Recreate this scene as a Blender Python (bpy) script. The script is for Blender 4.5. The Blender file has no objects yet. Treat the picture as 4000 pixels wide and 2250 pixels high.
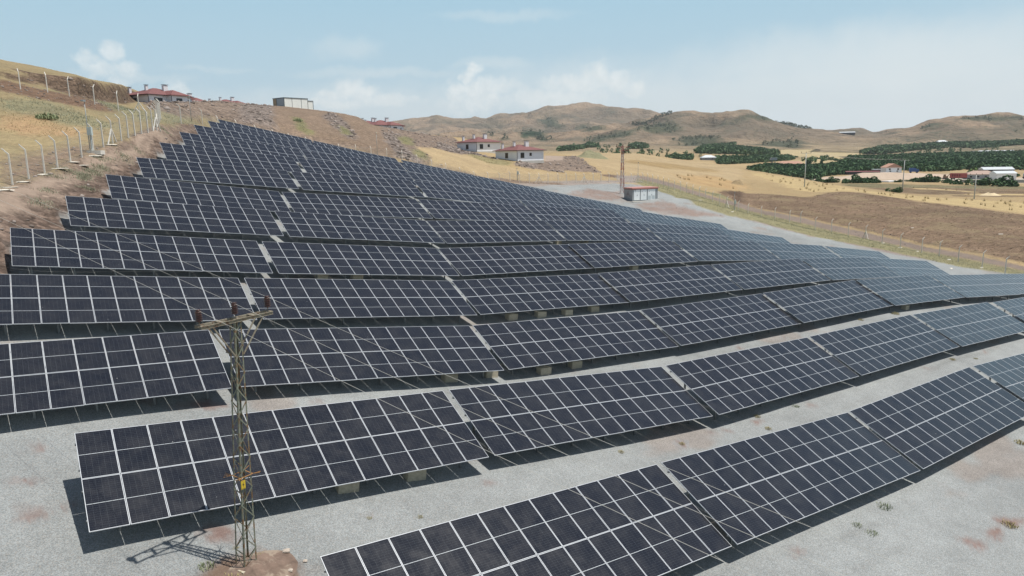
import bpy, math, json, random
import numpy as np
from mathutils import Vector, Matrix
R=math.radians
random.seed(7); rng=np.random.default_rng(11)
S=bpy.context.scene
COL=S.collection
EXPOSURE=0.13
SUN_E=4.9
SKY_S=.10
SKY_TINT=(.60,.64,.66)
SKY_MID=(3.75,5.95,7.3)
SKY_HZ=(5.5,6.5,7.0)
CLOUD_LO=(7.2,7.75,7.85)
CLOUD_HI=(8.6,8.9,8.8)
HAZE=6.5e-5
CAM,ZO=([2824.78776, 0.62922, 0.183, -0.0175, 0.43804], 30.0)

# ---------------- camera
f_,psi,th,ro=CAM[:4]
F=Vector((math.sin(psi)*math.cos(th),math.cos(psi)*math.cos(th),-math.sin(th)))
R0=Vector((math.cos(psi),-math.sin(psi),0)); U0=R0.cross(F)
RX=R0*math.cos(ro)+U0*math.sin(ro); UY=-R0*math.sin(ro)+U0*math.cos(ro)
cd=bpy.data.cameras.new('camera'); cam=bpy.data.objects.new('camera',cd); COL.objects.link(cam)
m=Matrix((RX,UY,-F)).transposed().to_4x4(); m.translation=Vector((0,0,ZO)); cam.matrix_world=m
cd.sensor_width=36; cd.lens=f_/4000*36; cd.clip_end=20000; cd.clip_start=.5
S.camera=cam
S.render.engine='CYCLES'
S.view_settings.view_transform='Standard'; S.view_settings.look='None'; S.view_settings.gamma=1
S.view_settings.exposure=EXPOSURE
def pixdir(x,y): return (F+RX*((x-2000)/f_)+UY*((1125-y)/f_)).normalized()
# ---------------- sun
SAZ,SEL=R(131),R(69)
sd=Vector((math.sin(SAZ)*math.cos(SEL),math.cos(SAZ)*math.cos(SEL),math.sin(SEL)))
ld=bpy.data.lights.new('sun','SUN'); ld.energy=SUN_E; ld.angle=R(.5); ld.color=(1,.955,.89)
lo=bpy.data.objects.new('sun',ld); COL.objects.link(lo); lo.rotation_euler=sd.to_track_quat('Z','Y').to_euler(); lo.location=(0,0,300)
# ---------------- node helper
class G:
    def __init__(s,nt): s.t=nt; s.n=nt.nodes; s.l=nt.links
    def __call__(s,typ,*a,**k):
        nd=s.n.new(typ)
        for kk,v in k.items():
            if hasattr(nd,kk): setattr(nd,kk,v)
        for i,v in enumerate(a):
            if v is not None: s.set(nd.inputs[i],v)
        return nd
    def set(s,inp,v):
        if isinstance(v,bpy.types.NodeSocket): s.l.new(v,inp)
        elif isinstance(v,bpy.types.Node): s.l.new(v.outputs[0],inp)
        else:
            if hasattr(inp.default_value,'__len__') and not hasattr(v,'__len__'): v=[v]*len(inp.default_value)
            if hasattr(inp.default_value,'__len__') and len(inp.default_value)==4 and len(v)==3: v=(*v,1)
            inp.default_value=v
    def m(s,op,a,b=None,c=None,clamp=False):
        nd=s.n.new('ShaderNodeMath'); nd.operation=op; nd.use_clamp=clamp
        for i,v in enumerate((a,b,c)):
            if v is not None: s.set(nd.inputs[i],v)
        return nd.outputs[0]
    def v(s,op,a,b=None):
        nd=s.n.new('ShaderNodeVectorMath'); nd.operation=op; s.set(nd.inputs[0],a)
        if b is not None: s.set(nd.inputs[1],b)
        return nd.outputs['Value'] if op in('DOT_PRODUCT','LENGTH','DISTANCE') else nd.outputs[0]
    def mix(s,fac,a,b,bt='MIX'):
        nd=s.n.new('ShaderNodeMix'); nd.data_type='RGBA'; nd.blend_type=bt
        s.set(nd.inputs['Factor'],fac); s.set(nd.inputs[6],a); s.set(nd.inputs[7],b); return nd.outputs[2]
    def ramp(s,v,lo,hi,a=0.,b=1.,mode='SMOOTHSTEP'):
        nd=s.n.new('ShaderNodeMapRange'); nd.interpolation_type=mode
        for i,x in enumerate((v,lo,hi,a,b)): s.set(nd.inputs[i],x)
        return nd.outputs[0]
    def noise(s,vec,scale,detail=3,rough=.55,dist=0):
        nd=s.n.new('ShaderNodeTexNoise'); s.set(nd.inputs['Vector'],vec); nd.inputs['Scale'].default_value=scale
        nd.inputs['Detail'].default_value=detail; nd.inputs['Roughness'].default_value=rough; nd.inputs['Distortion'].default_value=dist
        return nd.outputs[0]
# ---------------- world: physical sky, thin veil and fair weather clouds by direction
W=bpy.data.worlds.new('World'); S.world=W; W.use_nodes=True
g=G(W.node_tree); W.node_tree.nodes.clear()
sky=g('ShaderNodeTexSky'); sky.sky_type='NISHITA'; sky.sun_disc=False; sky.sun_elevation=SEL; sky.sun_rotation=SAZ
sky.altitude=1100; sky.air_density=1.0; sky.dust_density=1.6; sky.ozone_density=1.6
tc=g('ShaderNodeTexCoord'); D=tc.outputs['Generated']
el=g.m('ARCSINE',g.v('DOT_PRODUCT',D,(0,0,1)))
base=g.mix(1.,sky.outputs[0],SKY_TINT,'MULTIPLY')
base=g.mix(g.ramp(el,R(11),R(34),.9,.0,'SMOOTHSTEP'),base,SKY_MID)
base=g.mix(g.ramp(el,R(-1),R(12.5),.92,.0,'LINEAR'),base,SKY_HZ)
# warped direction so that cloud outlines are ragged
wn=s_=None
nw=W.node_tree.nodes.new('ShaderNodeTexNoise'); W.node_tree.links.new(D,nw.inputs['Vector']); nw.inputs['Scale'].default_value=38; nw.inputs['Detail'].default_value=5; nw.inputs['Roughness'].default_value=.6
nw2=W.node_tree.nodes.new('ShaderNodeTexNoise'); W.node_tree.links.new(D,nw2.inputs['Vector']); nw2.inputs['Scale'].default_value=13; nw2.inputs['Detail'].default_value=2
wv=g.v('MULTIPLY',g.v('SUBTRACT',nw.outputs['Color'],(.5,.5,.5)),(.035,.035,.022)); wv2=g.v('MULTIPLY',g.v('SUBTRACT',nw2.outputs['Color'],(.5,.5,.5)),(.05,.05,.02))
DW=g.v('NORMALIZE',g.v('ADD',D,g.v('ADD',wv,wv2)))
# veil of thin high cloud, upper right; edge line through two directions
pA,pB=pixdir(2750,250),pixdir(4000,0); nv=pB.cross(pA).normalized()
if nv.dot(pixdir(3800,400))<0: nv=-nv
n1=g.noise(D,2.2,5,.6,.4); n1b=g.noise(g.v('MULTIPLY',D,(1,1,3.)),7.,6,.62,.3)
vd=g.m('ADD',g.v('DOT_PRODUCT',D,tuple(nv)),g.m('MULTIPLY',g.m('SUBTRACT',n1,.5),.10))
veil=g.m('MULTIPLY',g.ramp(vd,-.03,.10),g.ramp(n1b,.15,.8,.62,.95))
right=g.ramp(g.v('DOT_PRODUCT',D,tuple(pixdir(4100,350))),.80,.96)
veil=g.m('MULTIPLY',veil,right)
base=g.mix(g.m('MULTIPLY',veil,.9),base,CLOUD_LO)
def blob(x,y,rx,ry):
    c=pixdir(x,y); rt=Vector((c.y,-c.x,0)).normalized(); up=rt.cross(c)
    u=g.m('DIVIDE',g.v('DOT_PRODUCT',DW,tuple(rt)),rx/f_); w=g.m('DIVIDE',g.v('DOT_PRODUCT',DW,tuple(up)),ry/f_)
    d=g.m('ADD',g.m('MULTIPLY',u,u),g.m('MULTIPLY',w,w)); fr=g.m('GREATER_THAN',g.v('DOT_PRODUCT',D,tuple(c)),0)
    return g.m('MULTIPLY',g.m('SUBTRACT',1,d),fr)
def cloud(blobs,nscale,amt,lo,hi,strength,colr):
    global base
    acc=None
    for b in blobs:
        q=blob(*b); acc=q if acc is None else g.m('MAXIMUM',acc,q)
    n=g.noise(D,nscale,7,.6,.25); n2=g.noise(D,nscale*.35,3,.5)
    v=g.m('ADD',acc,g.m('MULTIPLY',g.m('SUBTRACT',n,.5),amt)); v=g.m('ADD',v,g.m('MULTIPLY',g.m('SUBTRACT',n2,.5),amt*.8))
    a=g.m('MULTIPLY',g.ramp(v,lo,hi),strength)
    sh=g.noise(g.v('ADD',D,(0,0,.012)),nscale*1.3,5,.6)
    cc=g.mix(g.ramp(sh,.35,.65),CLOUD_LO,colr)
    base=g.mix(a,base,cc)
cloud([(500,300,330,22),(850,270,200,16),(1500,280,420,25),(3200,320,700,60),(1900,250,200,30),(2000,60,350,30),(1340,190,160,60)],9,1.6,.1,1.5,.40,CLOUD_LO)
cloud([(450,190,50,42),(350,225,42,38),(400,262,55,38),(520,265,60,30),(470,320,50,26),(690,350,45,40),(745,395,80,22),(900,400,70,10)],60,1.7,-.05,1.3,.62,CLOUD_HI)
cloud([(1370,345,70,48),(1290,365,60,22),(1440,358,60,30),(1500,385,180,30),(1300,400,140,25),(1840,290,40,40),(1780,350,60,50),(1900,350,150,48),(2050,400,400,50),(2330,300,60,48),(2250,330,150,40),(2420,320,70,45),(2500,350,60,38),(2150,395,300,50)],60,1.7,-.15,1.25,.80,CLOUD_HI)
cloud([(2600,400,1500,170),(1500,430,1000,110),(3300,250,900,150)],12,1.4,-.3,1.3,.6,CLOUD_LO)
bg=g('ShaderNodeBackground',base,SKY_S); out=g('ShaderNodeOutputWorld',bg)
# ---------------- survey data (metres)
CAM=[2824.78776, 0.62922, 0.183, -0.0175, 0.43804]
TW=4.5056
GAP=0.34
ZO=30.0
TABLES=[["A",1,7.081,19.95,17.989,-0.0776],["A",2,22.126,19.772,16.943,-0.0811],["A",3,37.105,19.7,15.806,-0.023],["A",4,52.855,19.743,15.371,-0.0773],["B",1,1.681,28.496,20.659,-0.1074],["B",2,17.066,28.732,18.923,-0.1123],["B",3,32.048,28.474,17.349,-0.0486],["B",4,47.119,28.356,16.681,-0.0384],["B",5,62.298,28.213,16.124,-0.0637],["B",6,78.091,28.025,15.066,-0.0659],["C",1,-6.612,36.868,23.012,-0.0843],["C",2,8.867,37.202,21.605,-0.1404],["C",3,24.171,37.505,19.391,-0.0783],["C",4,39.102,37.326,18.308,-0.0444],["C",5,54.004,37.081,17.741,-0.0397],["C",6,68.938,36.836,17.181,-0.0779],["C",7,84.323,36.802,15.944,-0.1063],["C",8,99.564,37.088,14.318,-0.1063],["D",1,-2.618,45.452,24.757,-0.1311],["D",2,12.712,45.858,22.697,-0.1293],["D",3,27.928,46.121,20.71,-0.0758],["D",4,42.739,45.877,19.662,-0.054],["D",5,57.84,45.743,18.863,-0.0559],["D",6,73.339,45.764,17.962,-0.0887],["D",7,88.491,45.662,16.574,-0.1257],["E",1,1.29,54.173,26.089,-0.1389],["E",2,16.55,54.248,23.935,-0.1229],["E",3,31.894,54.779,21.986,-0.0623],["E",4,46.661,54.496,21.106,-0.0579],["E",5,61.908,54.448,20.25,-0.0923],["E",6,77.074,54.322,18.827,-0.122],["E",7,92.666,54.337,16.891,-0.1435],["F",1,5.121,62.849,27.541,-0.1273],["F",2,20.56,63.143,25.511,-0.1226],["F",3,35.714,63.41,23.608,-0.0638],["F",4,50.879,63.351,22.646,-0.0871],["F",5,66.138,63.28,21.267,-0.1157],["F",6,81.404,63.218,19.456,-0.1606],["G",1,9.007,71.592,28.903,-0.1414],["G",2,24.222,71.776,26.716,-0.0966],["G",3,39.619,72.109,25.223,-0.0991],["G",4,54.717,72.017,23.66,-0.094],["G",5,70.213,71.777,22.105,-0.1727],["G",6,85.462,71.861,19.303,-0.1668],["H",1,12.945,80.411,30.334,-0.1123],["H",2,28.362,80.589,28.537,-0.1021],["H",3,43.784,80.666,26.975,-0.1406],["H",4,58.911,80.628,24.859,-0.1428],["H",5,74.091,80.472,22.574,-0.1783],["H",6,89.283,80.612,19.841,-0.1659],["I",1,16.817,88.926,31.963,-0.126],["I",2,32.193,88.882,29.971,-0.1302],["I",3,47.451,89.046,27.885,-0.1521],["I",4,62.586,88.987,25.488,-0.1568],["I",5,77.763,88.971,22.882,-0.1755],["J",1,20.688,97.057,33.403,-0.1525],["J",2,35.875,97.135,30.997,-0.1447],["J",3,51.188,97.112,28.705,-0.1722],["J",4,66.32,97.072,25.961,-0.1828],["J",5,81.121,97.186,23.216,-0.1916],["K",1,24.136,104.394,34.603,-0.1725],["K",2,39.314,104.496,31.985,-0.1898],["K",3,54.254,104.435,29.118,-0.1824],["K",4,69.084,104.495,26.452,-0.1974],["L",1,27.731,111.511,35.485,-0.1975],["L",2,42.62,111.502,32.468,-0.1912],["L",3,58.172,111.269,29.413,-0.2025],["M",1,31.27,119.604,36.115,-0.2104],["M",2,46.184,119.444,32.853,-0.2164]]
CI=[[6.93,15.87,15.27],[14.4,15.87,14.69],[21.87,15.87,14.11],[21.97,15.69,14.22],[29.44,15.69,13.62],[36.9,15.69,13.01],[37.06,15.62,13.08],[44.55,15.62,12.9],[52.04,15.62,12.73],[52.71,15.66,12.65],[60.18,15.66,12.07],[67.65,15.66,11.49],[1.48,24.41,17.95],[8.93,24.41,17.15],[16.37,24.41,16.34],[16.85,24.65,16.21],[24.3,24.65,15.37],[31.74,24.65,14.53],[31.95,24.39,14.62],[39.44,24.39,14.26],[46.92,24.39,13.89],[47.05,24.27,13.95],[54.53,24.27,13.66],[62.02,24.27,13.38],[62.18,24.13,13.4],[69.65,24.13,12.92],[77.13,24.13,12.45],[77.97,23.94,12.34],[85.44,23.94,11.85],[92.92,23.94,11.36],[-6.77,32.78,20.29],[0.69,32.78,19.66],[8.16,32.78,19.03],[8.6,33.11,18.91],[16.02,33.11,17.86],[23.44,33.11,16.81],[24.02,33.42,16.67],[31.49,33.42,16.08],[38.96,33.42,15.5],[39.02,33.24,15.58],[46.5,33.24,15.25],[53.98,33.24,14.91],[53.93,33.0,15.01],[61.41,33.0,14.72],[68.9,33.0,14.42],[68.79,32.75,14.46],[76.26,32.75,13.88],[83.73,32.75,13.29],[84.12,32.72,13.23],[91.57,32.72,12.44],[99.02,32.72,11.64],[99.36,33.0,11.61],[106.81,33.0,10.81],[114.26,33.0,10.02],[-2.87,41.37,22.06],[4.56,41.37,21.08],[11.99,41.37,20.1],[12.47,41.77,19.99],[19.9,41.77,19.03],[27.32,41.77,18.06],[27.78,42.04,17.99],[35.25,42.04,17.42],[42.72,42.04,16.85],[42.64,41.8,16.94],[50.12,41.8,16.53],[57.6,41.8,16.13],[57.73,41.66,16.14],[65.21,41.66,15.72],[72.69,41.66,15.3],[73.17,41.68,15.25],[80.63,41.68,14.58],[88.09,41.68,13.92],[88.25,41.58,13.87],[95.69,41.58,12.93],[103.12,41.58,11.99],[1.03,50.09,23.39],[8.45,50.09,22.35],[15.87,50.09,21.32],[16.32,50.16,21.23],[23.75,50.16,20.31],[31.19,50.16,19.39],[31.77,50.7,19.26],[39.25,50.7,18.79],[46.73,50.7,18.33],[46.55,50.42,18.38],[54.03,50.42,17.95],[61.51,50.42,17.51],[61.73,50.36,17.53],[69.19,50.36,16.84],[76.65,50.36,16.15],[76.84,50.24,16.12],[84.28,50.24,15.21],[91.71,50.24,14.3],[92.39,50.25,14.2],[99.81,50.25,13.12],[107.22,50.25,12.05],[4.88,58.76,24.84],[12.31,58.76,23.89],[19.74,58.76,22.94],[20.33,59.06,22.81],[27.76,59.06,21.89],[35.2,59.06,20.97],[35.59,59.33,20.88],[43.07,59.33,20.41],[50.54,59.33,19.93],[50.71,59.27,19.93],[58.18,59.27,19.28],[65.64,59.27,18.62],[65.92,59.19,18.56],[73.36,59.19,17.69],[80.8,59.19,16.83],[81.1,59.13,16.77],[88.5,59.13,15.57],[95.89,59.13,14.37],[8.74,67.5,26.21],[16.16,67.5,25.15],[23.57,67.5,24.1],[24.04,67.69,24.0],[31.49,67.69,23.28],[38.95,67.69,22.56],[39.43,68.02,22.51],[46.89,68.02,21.77],[54.34,68.02,21.03],[54.54,67.93,20.94],[62.0,67.93,20.24],[69.45,67.93,19.54],[69.89,67.69,19.43],[77.27,67.69,18.14],[84.65,67.69,16.85],[85.15,67.77,16.62],[92.54,67.77,15.38],[99.92,67.77,14.13],[12.73,76.33,27.62],[20.18,76.33,26.79],[27.62,76.33,25.95],[28.17,76.5,25.82],[35.62,76.5,25.06],[43.07,76.5,24.3],[43.52,76.58,24.28],[50.94,76.58,23.23],[58.35,76.58,22.18],[58.64,76.54,22.16],[66.06,76.54,21.1],[73.47,76.54,20.03],[73.76,76.38,19.9],[81.13,76.38,18.57],[88.5,76.38,17.24],[88.97,76.52,17.16],[96.36,76.52,15.92],[103.75,76.52,14.68],[16.58,84.84,29.26],[24.01,84.84,28.32],[31.44,84.84,27.38],[31.95,84.8,27.27],[39.37,84.8,26.3],[46.8,84.8,25.32],[47.16,84.96,25.19],[54.57,84.96,24.06],[61.97,84.96,22.92],[62.29,84.9,22.8],[69.69,84.9,21.63],[77.09,84.9,20.46],[77.43,84.88,20.2],[84.81,84.88,18.9],[92.18,84.88,17.59],[20.4,92.97,30.71],[27.8,92.97,29.57],[35.21,92.97,28.44],[35.6,93.05,28.3],[43.01,93.05,27.22],[50.43,93.05,26.14],[50.86,93.02,26.03],[58.24,93.02,24.74],[65.62,93.02,23.46],[65.98,92.98,23.29],[73.34,92.98,21.93],[80.71,92.98,20.56],[80.76,93.09,20.55],[88.12,93.09,19.12],[95.47,93.09,17.7],[23.81,100.3,31.92],[31.19,100.3,30.64],[38.57,100.3,29.35],[38.96,100.4,29.32],[46.32,100.4,27.9],[53.67,100.4,26.49],[53.91,100.34,26.44],[61.28,100.34,25.09],[68.65,100.34,23.73],[68.71,100.4,23.79],[76.06,100.4,22.32],[83.41,100.4,20.85],[27.36,107.42,32.82],[34.71,107.42,31.35],[42.05,107.42,29.88],[42.26,107.41,29.8],[49.62,107.41,28.38],[56.97,107.41,26.95],[57.79,107.17,26.75],[65.13,107.17,25.25],[72.47,107.17,23.74],[30.88,115.51,33.46],[38.2,115.51,31.9],[45.53,115.51,30.33],[45.78,115.35,30.2],[53.1,115.35,28.59],[60.41,115.35,26.99],[2.21,69.26,28.21],[3.49,72.52,28.65],[4.86,75.74,29.06],[6.04,77.87,29.46],[7.34,80.52,29.94],[8.47,82.06,30.4],[9.83,84.68,30.96],[10.95,86.21,31.56],[12.12,88.27,31.8],[13.2,89.78,32.13],[14.15,91.31,32.55],[15.0,92.29,32.81],[15.85,93.26,33.32],[16.71,94.23,33.39],[17.42,95.22,33.75],[18.05,96.22,33.8],[21.39,110.96,35.41],[24.54,113.37,35.1],[32.0,132.18,35.73],[3.15,65.92,27.62],[5.87,71.76,28.26],[10.09,81.38,29.95],[16.21,94.62,32.56],[23.39,109.53,34.34],[1.22,58.99,26.42],[0.04,50.09,23.53],[0.04,54.09,24.37],[3.89,58.76,24.97],[3.89,62.76,25.81],[7.75,67.5,26.35],[7.75,71.5,27.19],[11.74,76.33,27.74],[11.74,80.33,28.58],[15.59,84.84,29.38],[15.59,88.84,30.23],[19.41,92.97,30.86],[19.41,96.97,31.71],[22.83,100.3,32.1],[22.83,104.3,32.94],[26.38,107.42,33.02],[26.38,111.42,33.86],[29.9,115.51,33.67],[29.9,119.51,34.51],[-8.36,49.3,27.0],[-2.82,54.93,26.92],[1.3,66.99,27.96],[2.2,68.96,28.22],[4.41,74.87,28.9],[7.98,81.61,30.24],[12.4,88.64,31.92],[14.92,92.3,32.78],[18.66,98.24,33.94],[24.28,113.43,35.07],[31.91,132.2,35.6],[35.18,135.51,34.79],[39.02,136.53,34.08],[42.39,137.62,33.32],[47.57,139.09,32.2],[52.58,139.42,30.94],[55.21,139.47,30.36],[59.71,137.61,29.17],[64.22,135.56,27.97],[70.2,132.56,26.14],[76.96,132.23,24.88],[84.17,133.72,24.28],[94.41,138.97,23.8],[106.17,142.87,23.11],[113.56,142.23,22.86],[127.63,140.75,22.57],[145.64,139.97,21.8],[157.07,131.74,17.73],[156.33,113.19,13.99],[149.09,89.71,12.11],[146.37,78.3,11.66],[137.49,62.43,11.19],[130.62,50.37,10.83],[126.35,41.54,10.34],[121.83,27.95,8.48],[104.7,7.93,8.98],[112.83,110.6,19.41],[122.02,106.56,19.93],[121.15,122.09,20.28],[102.04,129.66,23.08],[110.83,122.23,22.18]]
KN=[[[-0.168,50,27.0],[-0.0513,55,26.92],[0.0194,67,27.96],[0.0319,69,28.22],[0.0588,75,28.9],[0.0975,82,30.24],[0.139,89.5,31.92],[0.1603,93.5,32.78],[0.1877,100,33.94],[0.2109,116,35.07],[0.2368,136,35.6],[0.254,140,34.79],[0.2784,142,34.08],[0.2988,144,33.32],[0.3295,147,32.2],[0.3606,149,30.94],[0.3769,150,30.36],[0.4094,150,29.17],[0.4424,150,27.97],[0.487,150,26.14],[0.5271,153,24.88],[0.5618,158,24.28],[0.5967,168,23.8],[0.6391,178,23.11],[0.6738,182,22.86],[0.7366,190,22.57],[0.8052,202,21.8],[0.8729,205,17.73],[0.9441,193,13.99],[1.0291,174,12.11],[1.0796,166,11.66],[1.1446,151,11.19],[1.2027,140,10.83],[1.2532,133,10.34],[1.3453,125,8.48],[1.4952,105,8.98]],[[-0.1593,90,30.06],[-0.0398,98,33.2],[0.0284,98,34.3],[0.0649,96,33.7],[0.1014,97,33.75],[0.1414,103,34.6],[0.155,104,34.65],[0.166,106,34.75],[0.177,108,34.91],[0.1884,110,35.1],[0.2114,125,36.19],[0.2557,152,38.25],[0.3009,158,37.84],[0.3317,162,37.25],[0.3789,162,35.35],[0.4111,160,33.91],[0.4275,160,33.24],[0.4438,160,32.24],[0.4882,160,30.35],[0.528,165,28.73],[0.5624,172,27.39],[0.5969,180,25.17],[0.6392,190,24.23],[0.6738,195,23.97],[0.7365,205,24.17],[0.8051,220,22.79],[0.8726,225,19.05],[0.9435,215,15.19],[1.0282,198,13.26],[1.078,200,12.96],[1.1427,178,12.36],[1.2002,168,12.21],[1.25,162,11.59],[1.3401,152,11.33],[1.4891,125,10.96]],[[-0.1541,122,34.48],[-0.035,122,38.48],[0.0329,122,39.91],[0.0693,122,39.34],[0.1047,121,38.37],[0.143,125,37.44],[0.1562,123,36.98],[0.167,121,36.69],[0.1782,122,36.87],[0.1894,125,37.13],[0.2124,135,38.13],[0.2564,165,40.25],[0.3015,175,40.07],[0.3324,182,39.89],[0.3796,180,38.01],[0.4119,178,36.7],[0.4281,178,35.79],[0.4444,175,34.21],[0.4886,175,32.04],[0.5284,185,30.46],[0.5627,195,28.91],[0.5973,202,27.5],[0.6394,202,26.52],[0.674,208,26.08],[0.7365,228,25.87],[0.805,255,24.25],[0.8723,255,20.18],[0.943,250,16.11],[1.0268,248,14.98],[1.0761,270,15.12],[1.1402,250,13.84],[1.1972,240,13.03],[1.2467,232,12.09],[1.3364,212,11.42],[1.4832,190,10.04]],[[-0.1521,134,36.84],[-0.0337,134,40.72],[0.0343,132,42.35],[0.0704,133,41.41],[0.1055,133,40.08],[0.144,165,41.48],[0.1574,190,43.04],[0.1683,200,43.76],[0.1794,205,44.08],[0.1905,142,39.73],[0.2132,150,40.32],[0.2571,182,42.72],[0.3019,195,42.46],[0.3329,200,42.15],[0.3802,200,40.85],[0.4125,195,39.59],[0.4288,195,38.6],[0.4448,190,36.46],[0.4891,195,34.04],[0.5288,212,32.69],[0.5629,222,30.28],[0.5976,225,29.84],[0.6395,208,27.84],[0.674,220,27.36],[0.7365,262,27.04],[0.8049,310,25.64],[0.872,305,21.64],[0.9425,295,17.52],[1.0265,280,14.94],[1.076,285,14.92],[1.14,266,13.46],[1.1969,258,12.67],[1.2462,252,11.92],[1.3352,242,11.39],[1.4802,230,11.22]],[[-0.1507,140,38.48],[-0.0323,139,42.58],[0.0356,137,44.24],[0.0719,139,43.72],[0.1076,140,43.42],[0.146,178,45.79],[0.159,212,47.94],[0.1695,222,47.79],[0.1798,225,46.53],[0.1904,175,41.88],[0.2132,180,42.33],[0.2572,200,44.35],[0.3022,215,44.42],[0.3331,220,44.21],[0.3805,215,42.57],[0.4129,210,41.5],[0.4291,210,40.51],[0.4451,205,38.2],[0.4894,215,36.12],[0.5291,245,35.18],[0.5632,260,32.71],[0.5977,250,31.19],[0.6396,235,28.37],[0.6741,250,28.72],[0.7364,320,28.35],[0.8047,400,27.49],[0.8718,370,22.95],[0.9421,345,18.82],[1.026,315,15.59],[1.0758,300,14.69],[1.1398,284,13.03],[1.1967,278,12.15],[1.2456,278,11.65],[1.3346,264,11.47],[1.4791,255,11.55]],[[-0.1483,170,43.12],[-0.0305,167,47.51],[0.0366,165,48.5],[0.0728,163,47.42],[0.108,155,45.35],[0.1461,192,47.31],[0.1592,224,49.49],[0.1697,236,49.4],[0.18,245,48.51],[0.1905,210,44.39],[0.2132,215,44.92],[0.2573,225,46.28],[0.3022,235,45.91],[0.3332,238,45.76],[0.3806,230,43.97],[0.413,222,42.66],[0.4292,220,41.66],[0.4453,218,39.44],[0.4896,232,37.77],[0.5293,280,37.53],[0.5636,330,37.7],[0.5979,350,35.24],[0.6398,320,30.74],[0.6742,340,30.0],[0.7364,420,29.98],[0.8047,480,28.93],[0.8716,420,24.11],[0.9418,385,20.31],[1.0257,342,16.33],[1.0758,314,14.37],[1.1396,302,12.6],[1.1964,298,11.75],[1.2452,298,11.61],[1.3338,286,11.84],[1.4782,280,11.7]],[[-0.1576,600,20.0],[0.4433,600,20.0],[0.4883,600,22.0],[0.5284,600,22.0],[0.547,600,22.0],[0.5629,600,22.0],[0.5823,600,22.0],[0.5976,600,20.0],[0.6345,600,18.0],[0.7019,600,16.0],[0.7357,600,15.0],[0.7782,600,14.0],[0.8205,600,12.0],[0.8516,600,10.0],[0.872,600,9.0],[0.8975,600,9.0],[0.9174,600,8.0],[0.9419,600,8.0],[0.9664,600,8.0],[0.9995,600,7.0],[1.0185,600,7.0],[1.0478,580,8.08],[1.0921,590,9.14],[1.1347,600,9.12],[1.1515,600,9.12],[1.1677,600,9.12],[1.1952,600,9.14],[1.2259,600,9.18],[1.2428,600,9.21],[1.4741,600,10.21]],[[-0.1576,1200,25.0],[0.4433,1200,30.0],[0.4883,1200,30.0],[0.5284,1200,30.0],[0.547,1200,30.0],[0.5629,1200,30.0],[0.5823,1200,30.0],[0.5976,1200,30.0],[0.6346,1200,35.76],[0.7019,1150,33.39],[0.7357,1150,31.92],[0.7782,1150,31.07],[0.8205,1150,30.22],[0.8515,1150,29.59],[0.872,1150,28.41],[0.8974,1180,27.07],[0.9174,1200,25.82],[0.9419,1220,24.45],[0.9664,1240,23.06],[0.9996,1250,21.53],[1.0186,1260,20.69],[1.046,1270,19.68],[1.0904,1300,18.17],[1.1329,1300,17.36],[1.1496,1300,17.06],[1.1657,1300,17.14],[1.1931,1300,17.02],[1.2237,1300,16.84],[1.2405,1300,16.9],[1.4715,1300,13.99]],[[-0.1576,1700,30.0],[0.4433,1700,45.0],[0.4889,1700,58.39],[0.5289,1700,57.35],[0.5475,1700,56.85],[0.5633,1700,56.42],[0.5827,1700,54.72],[0.5979,1700,52.56],[0.6347,1700,49.76],[0.7019,1700,47.74],[0.7357,1700,46.7],[0.7781,1700,46.51],[0.8203,1700,45.15],[0.8513,1700,43.0],[0.8717,1700,42.32],[0.8971,1700,40.36],[0.9171,1700,39.7],[0.9416,1700,37.77],[0.966,1700,35.86],[0.9991,1700,34.23],[1.0181,1700,33.06],[1.0455,1750,33.32],[1.0897,1800,32.95],[1.1321,1800,32.5],[1.1488,1800,31.89],[1.1648,1800,32.36],[1.1922,1800,32.38],[1.2227,1800,32.23],[1.2395,1800,32.59],[1.4703,1800,24.3]],[[-0.1576,2500,50.0],[0.4433,2500,60.0],[0.4892,2400,86.22],[0.5292,2400,91.32],[0.5478,2400,92.28],[0.5636,2400,91.69],[0.583,2400,89.34],[0.5982,2400,86.31],[0.6349,2400,84.82],[0.702,2400,85.98],[0.7357,2400,96.56],[0.7779,2400,112.92],[0.8197,2450,131.75],[0.8504,2500,144.96],[0.8706,2500,147.61],[0.8959,2500,140.87],[0.9156,2500,149.05],[0.9399,2500,149.49],[0.9642,2500,137.91],[0.9975,2500,116.25],[1.0166,2500,100.65],[1.0442,2700,94.85],[1.0885,2900,87.9],[1.1303,2800,99.09],[1.1465,2700,112.61],[1.1623,2700,118.86],[1.1895,2700,119.8],[1.2199,2700,117.9],[1.2369,2700,109.97],[1.468,2700,70.67]],[[-0.1576,4200,90.0],[0.4452,4200,200.74],[0.4901,4200,218.35],[0.5301,4200,238.86],[0.5485,4200,225.21],[0.5643,4200,235.57],[0.5836,4200,241.46],[0.5987,4200,232.03],[0.6354,4200,268.97],[0.7022,4200,288.82],[0.7356,4200,298.22],[0.7776,4200,286.82],[0.8195,4200,248.8],[0.8505,4200,214.86],[0.872,4200,150.0],[0.8975,4200,130.0],[0.9174,4200,120.0],[0.9419,4200,110.0],[0.9664,4200,90.0],[0.9995,4200,80.0],[1.0185,4200,80.0],[1.0459,4200,80.0],[1.0903,4200,80.0],[1.1327,4200,80.0],[1.1494,4200,80.0],[1.1656,4200,80.0],[1.193,4200,80.0],[1.2236,4200,80.0],[1.2404,4200,80.0],[1.4715,4200,80.0]]]
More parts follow.
